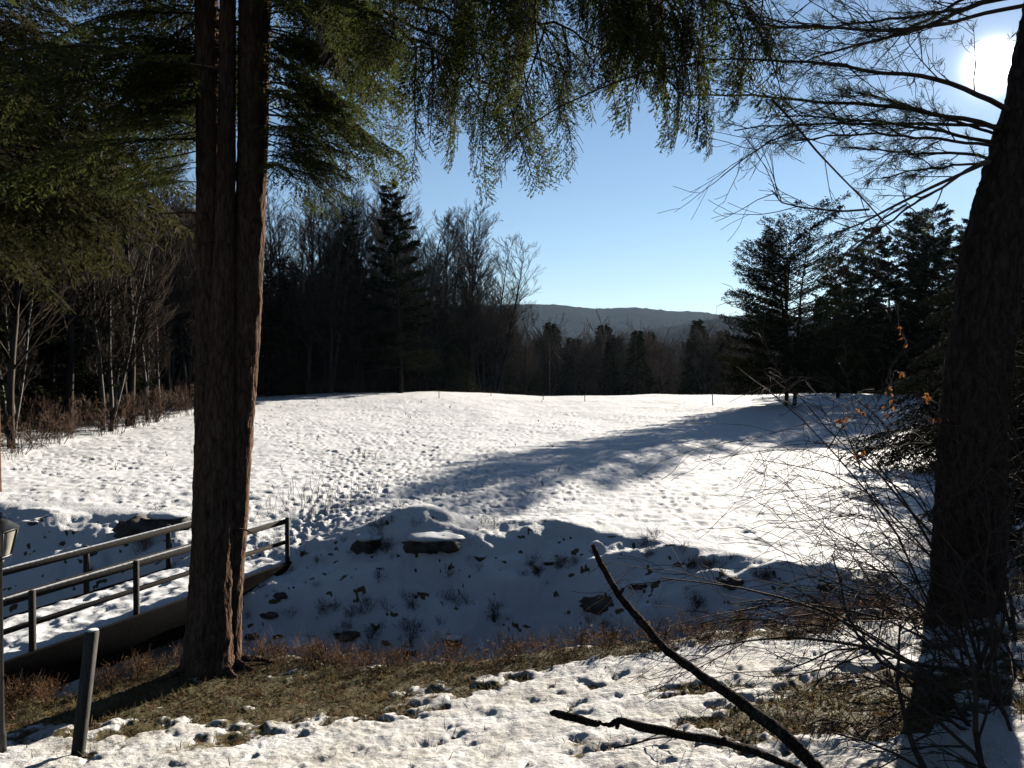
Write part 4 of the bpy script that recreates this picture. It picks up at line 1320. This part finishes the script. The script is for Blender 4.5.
ST = 'dark stone poking out of the snow on the shaded gully bank'
SG = 'stones on the shaded gully bank'
stone(432, 546, (.62, .4, .22), 'wide flat stone slab under a thick snow cap at the top of the bank', 931)
stone(368, 546, (.33, .3, .22), 'stone beside the wide snow capped slab near the top of the bank', 932)
stone(598, 606, (.36, .25, .16), 'largest dark stone in the middle of the shaded bank', 933, False)
stone(300, 668, (.85, .6, .42), 'big boulder under a smooth round snow cap at the bottom of the gully', 934)
stone(138, 530, (.7, .5, .3), 'dark boulder at the top of the bank behind the footbridge', 935, False)
stone(165, 524, (.5, .4, .26), 'smaller dark boulder touching the one behind the footbridge', 936)
sr = np.random.default_rng(940)
for i, (px, py) in enumerate([(278, 598), (268, 618), (275, 640), (385, 645), (410, 655), (345, 640), (550, 565), (680, 567), (735, 585), (640, 588), (830, 590), (310, 640), (340, 660), (450, 645), (480, 560), (60, 545), (90, 555), (30, 525), (250, 640)]):
    k = sr.uniform(.08, .19)
    stone(px, py, (k * 1.3, k, k * .6), ST, 950 + i, bool(sr.random() < .4), SG)


# ------------------------------------------------------------------ grass, weeds and leaf litter
def scatter_grass():
    rng = np.random.default_rng(61)
    n = 150000
    y = rng.uniform(4.5, 12.6, n); x = rng.uniform(-.72, .72, n) * y
    z, b = base_z(x, y)
    e = edge_y(x)
    ok = ((b + rng.normal(0, .14, n) > .48) | (rng.random(n) < .10 * (noise(x * 1.7, y * 1.7, 19) + .35))) & (y < e + .8)
    x, y, z = x[ok], y[ok], z[ok] + CZ
    n = len(x)
    P = np.stack([x, y, z - .005], 1)
    for nm, sel, L, wd, up, mt in (('dead_grass', rng.random(n) < .62, (.04, .17), (.004, .011), .6, M['green_straw']), ('leaf_litter', None, (.03, .08), (.02, .045), .25, M['brown_leaf'])):
        if sel is None: sel = rng.random(n) < .42
        Q = P[sel]; m = len(Q)
        D = rng.normal(0, 1, (m, 3)); D[:, 2] = np.abs(D[:, 2]) * up; D /= np.linalg.norm(D, axis=1)[:, None]
        g = G(); g.blades(Q, D, rng.uniform(*L, m), rng.uniform(*wd, m), np.cross(D, (0, 0, 1)) + rng.normal(0, .4, (m, 3)))
        tag(g.build(nm, mt), kind='stuff')
    # weeds along the lip
    g = G(); pr = []
    for i in range(6):
        gg = G()
        for s in range(7):
            ramify(gg, (rng.normal(0, .05), rng.normal(0, .05), 0), (rng.normal(0, .45), rng.normal(0, .45), 1), rng.uniform(.6, 1), .006, 1, rng, (6,), .004, .6, 3, (0, 0, .1), .12, .3)
        m = 34
        d = rng.normal(0, 1, (m, 3)); d /= np.linalg.norm(d, axis=1)[:, None]
        gg.blades(rng.normal(0, .22, (m, 3)) * (1, 1, .6) + (0, 0, .45), d, rng.uniform(.06, .14, m), rng.uniform(.03, .07, m), rng.normal(0, 1, (m, 3)))
        pr.append(gg.arrays())
    m = 620
    x = rng.uniform(-8.5, 8, m); y = edge_y(x) + rng.normal(0.0, .30, m)
    keep = rng.random(m) < (.45 + .5 * noise(x * 1.1, x * 0, 3))
    x, y = x[keep], y[keep]; z = ground_arr(x, y)
    for a, b, c in zip(x, y, z):
        V, Q = pr[rng.integers(0, 6)]
        g.add(xform(V, (a, b, c - .02), rng.uniform(0, 6.28), rng.uniform(.18, .48)), Q)
    tag(g.build('dead_weeds', M['brown_leaf']), kind='stuff')
    # dark sprigs on the bank and dry stalks by the bridge end
    g = G()
    m = 520
    x = rng.uniform(-10, 9, m); e = edge_y(x); c = crest_y(x); y = e + 1.5 + (c - e - 1.4) * rng.random(m)
    x[200:] = x[:200][np.arange(m - 200) % 60] + rng.normal(0, .12, m - 200); y[200:] = y[:200][np.arange(m - 200) % 60] + rng.normal(0, .12, m - 200)
    z, b = base_z(x, y)
    for a, bb, cc in zip(x, y, z + CZ):
        V, Q = pr[rng.integers(0, 6)]
        g.add(xform(V, (a, bb, cc - .03), rng.uniform(0, 6.28), rng.uniform(.10, .40)), Q)
    tag(g.build('bank_weeds', M['dark_weed']), kind='stuff')
    g = G()
    for i in range(60):
        a, bb = rng.normal(-5.6, .9), rng.normal(22.3, .8)
        g.tube(bend_line((a, bb, ground_at(a, bb)), (rng.normal(0, .2), rng.normal(0, .2), 1), rng.uniform(.3, .9), 4, rng, .12), .006, 3, cap=False)
    for i in range(46):
        y = rng.uniform(24, 80); a = rng.uniform(-.5, .1) * y
        for k in range(3):
            g.tube(bend_line((a, y, ground_at(a, y)), (rng.normal(0, .4), rng.normal(0, .4), 1), rng.uniform(.1, .3), 2, rng, .12), .006 + y * .0001, 3, cap=False)
    tag(g.build('dry_stalks', M['straw']), kind='stuff')


scatter_grass()

# ------------------------------------------------------------------ the air
HAZE = True
if HAZE:
    g = G(); g.box((12000, 13000, 700), (0, 3000, 230))
    hm = bpy.data.materials.new('haze'); hm.use_nodes = True
    hn, hl_ = hm.node_tree.nodes, hm.node_tree.links
    hn.remove(hn["Principled BSDF"])
    pv = hn.new("ShaderNodeVolumePrincipled")
    pv.inputs['Color'].default_value = (.52, .72, 1.0, 1)
    pv.inputs['Density'].default_value = .000030
    pv.inputs['Anisotropy'].default_value = .3
    hl_.new(pv.outputs[0], hn["Material Output"].inputs['Volume'])
    tag(g.build('haze', hm), kind='stuff')
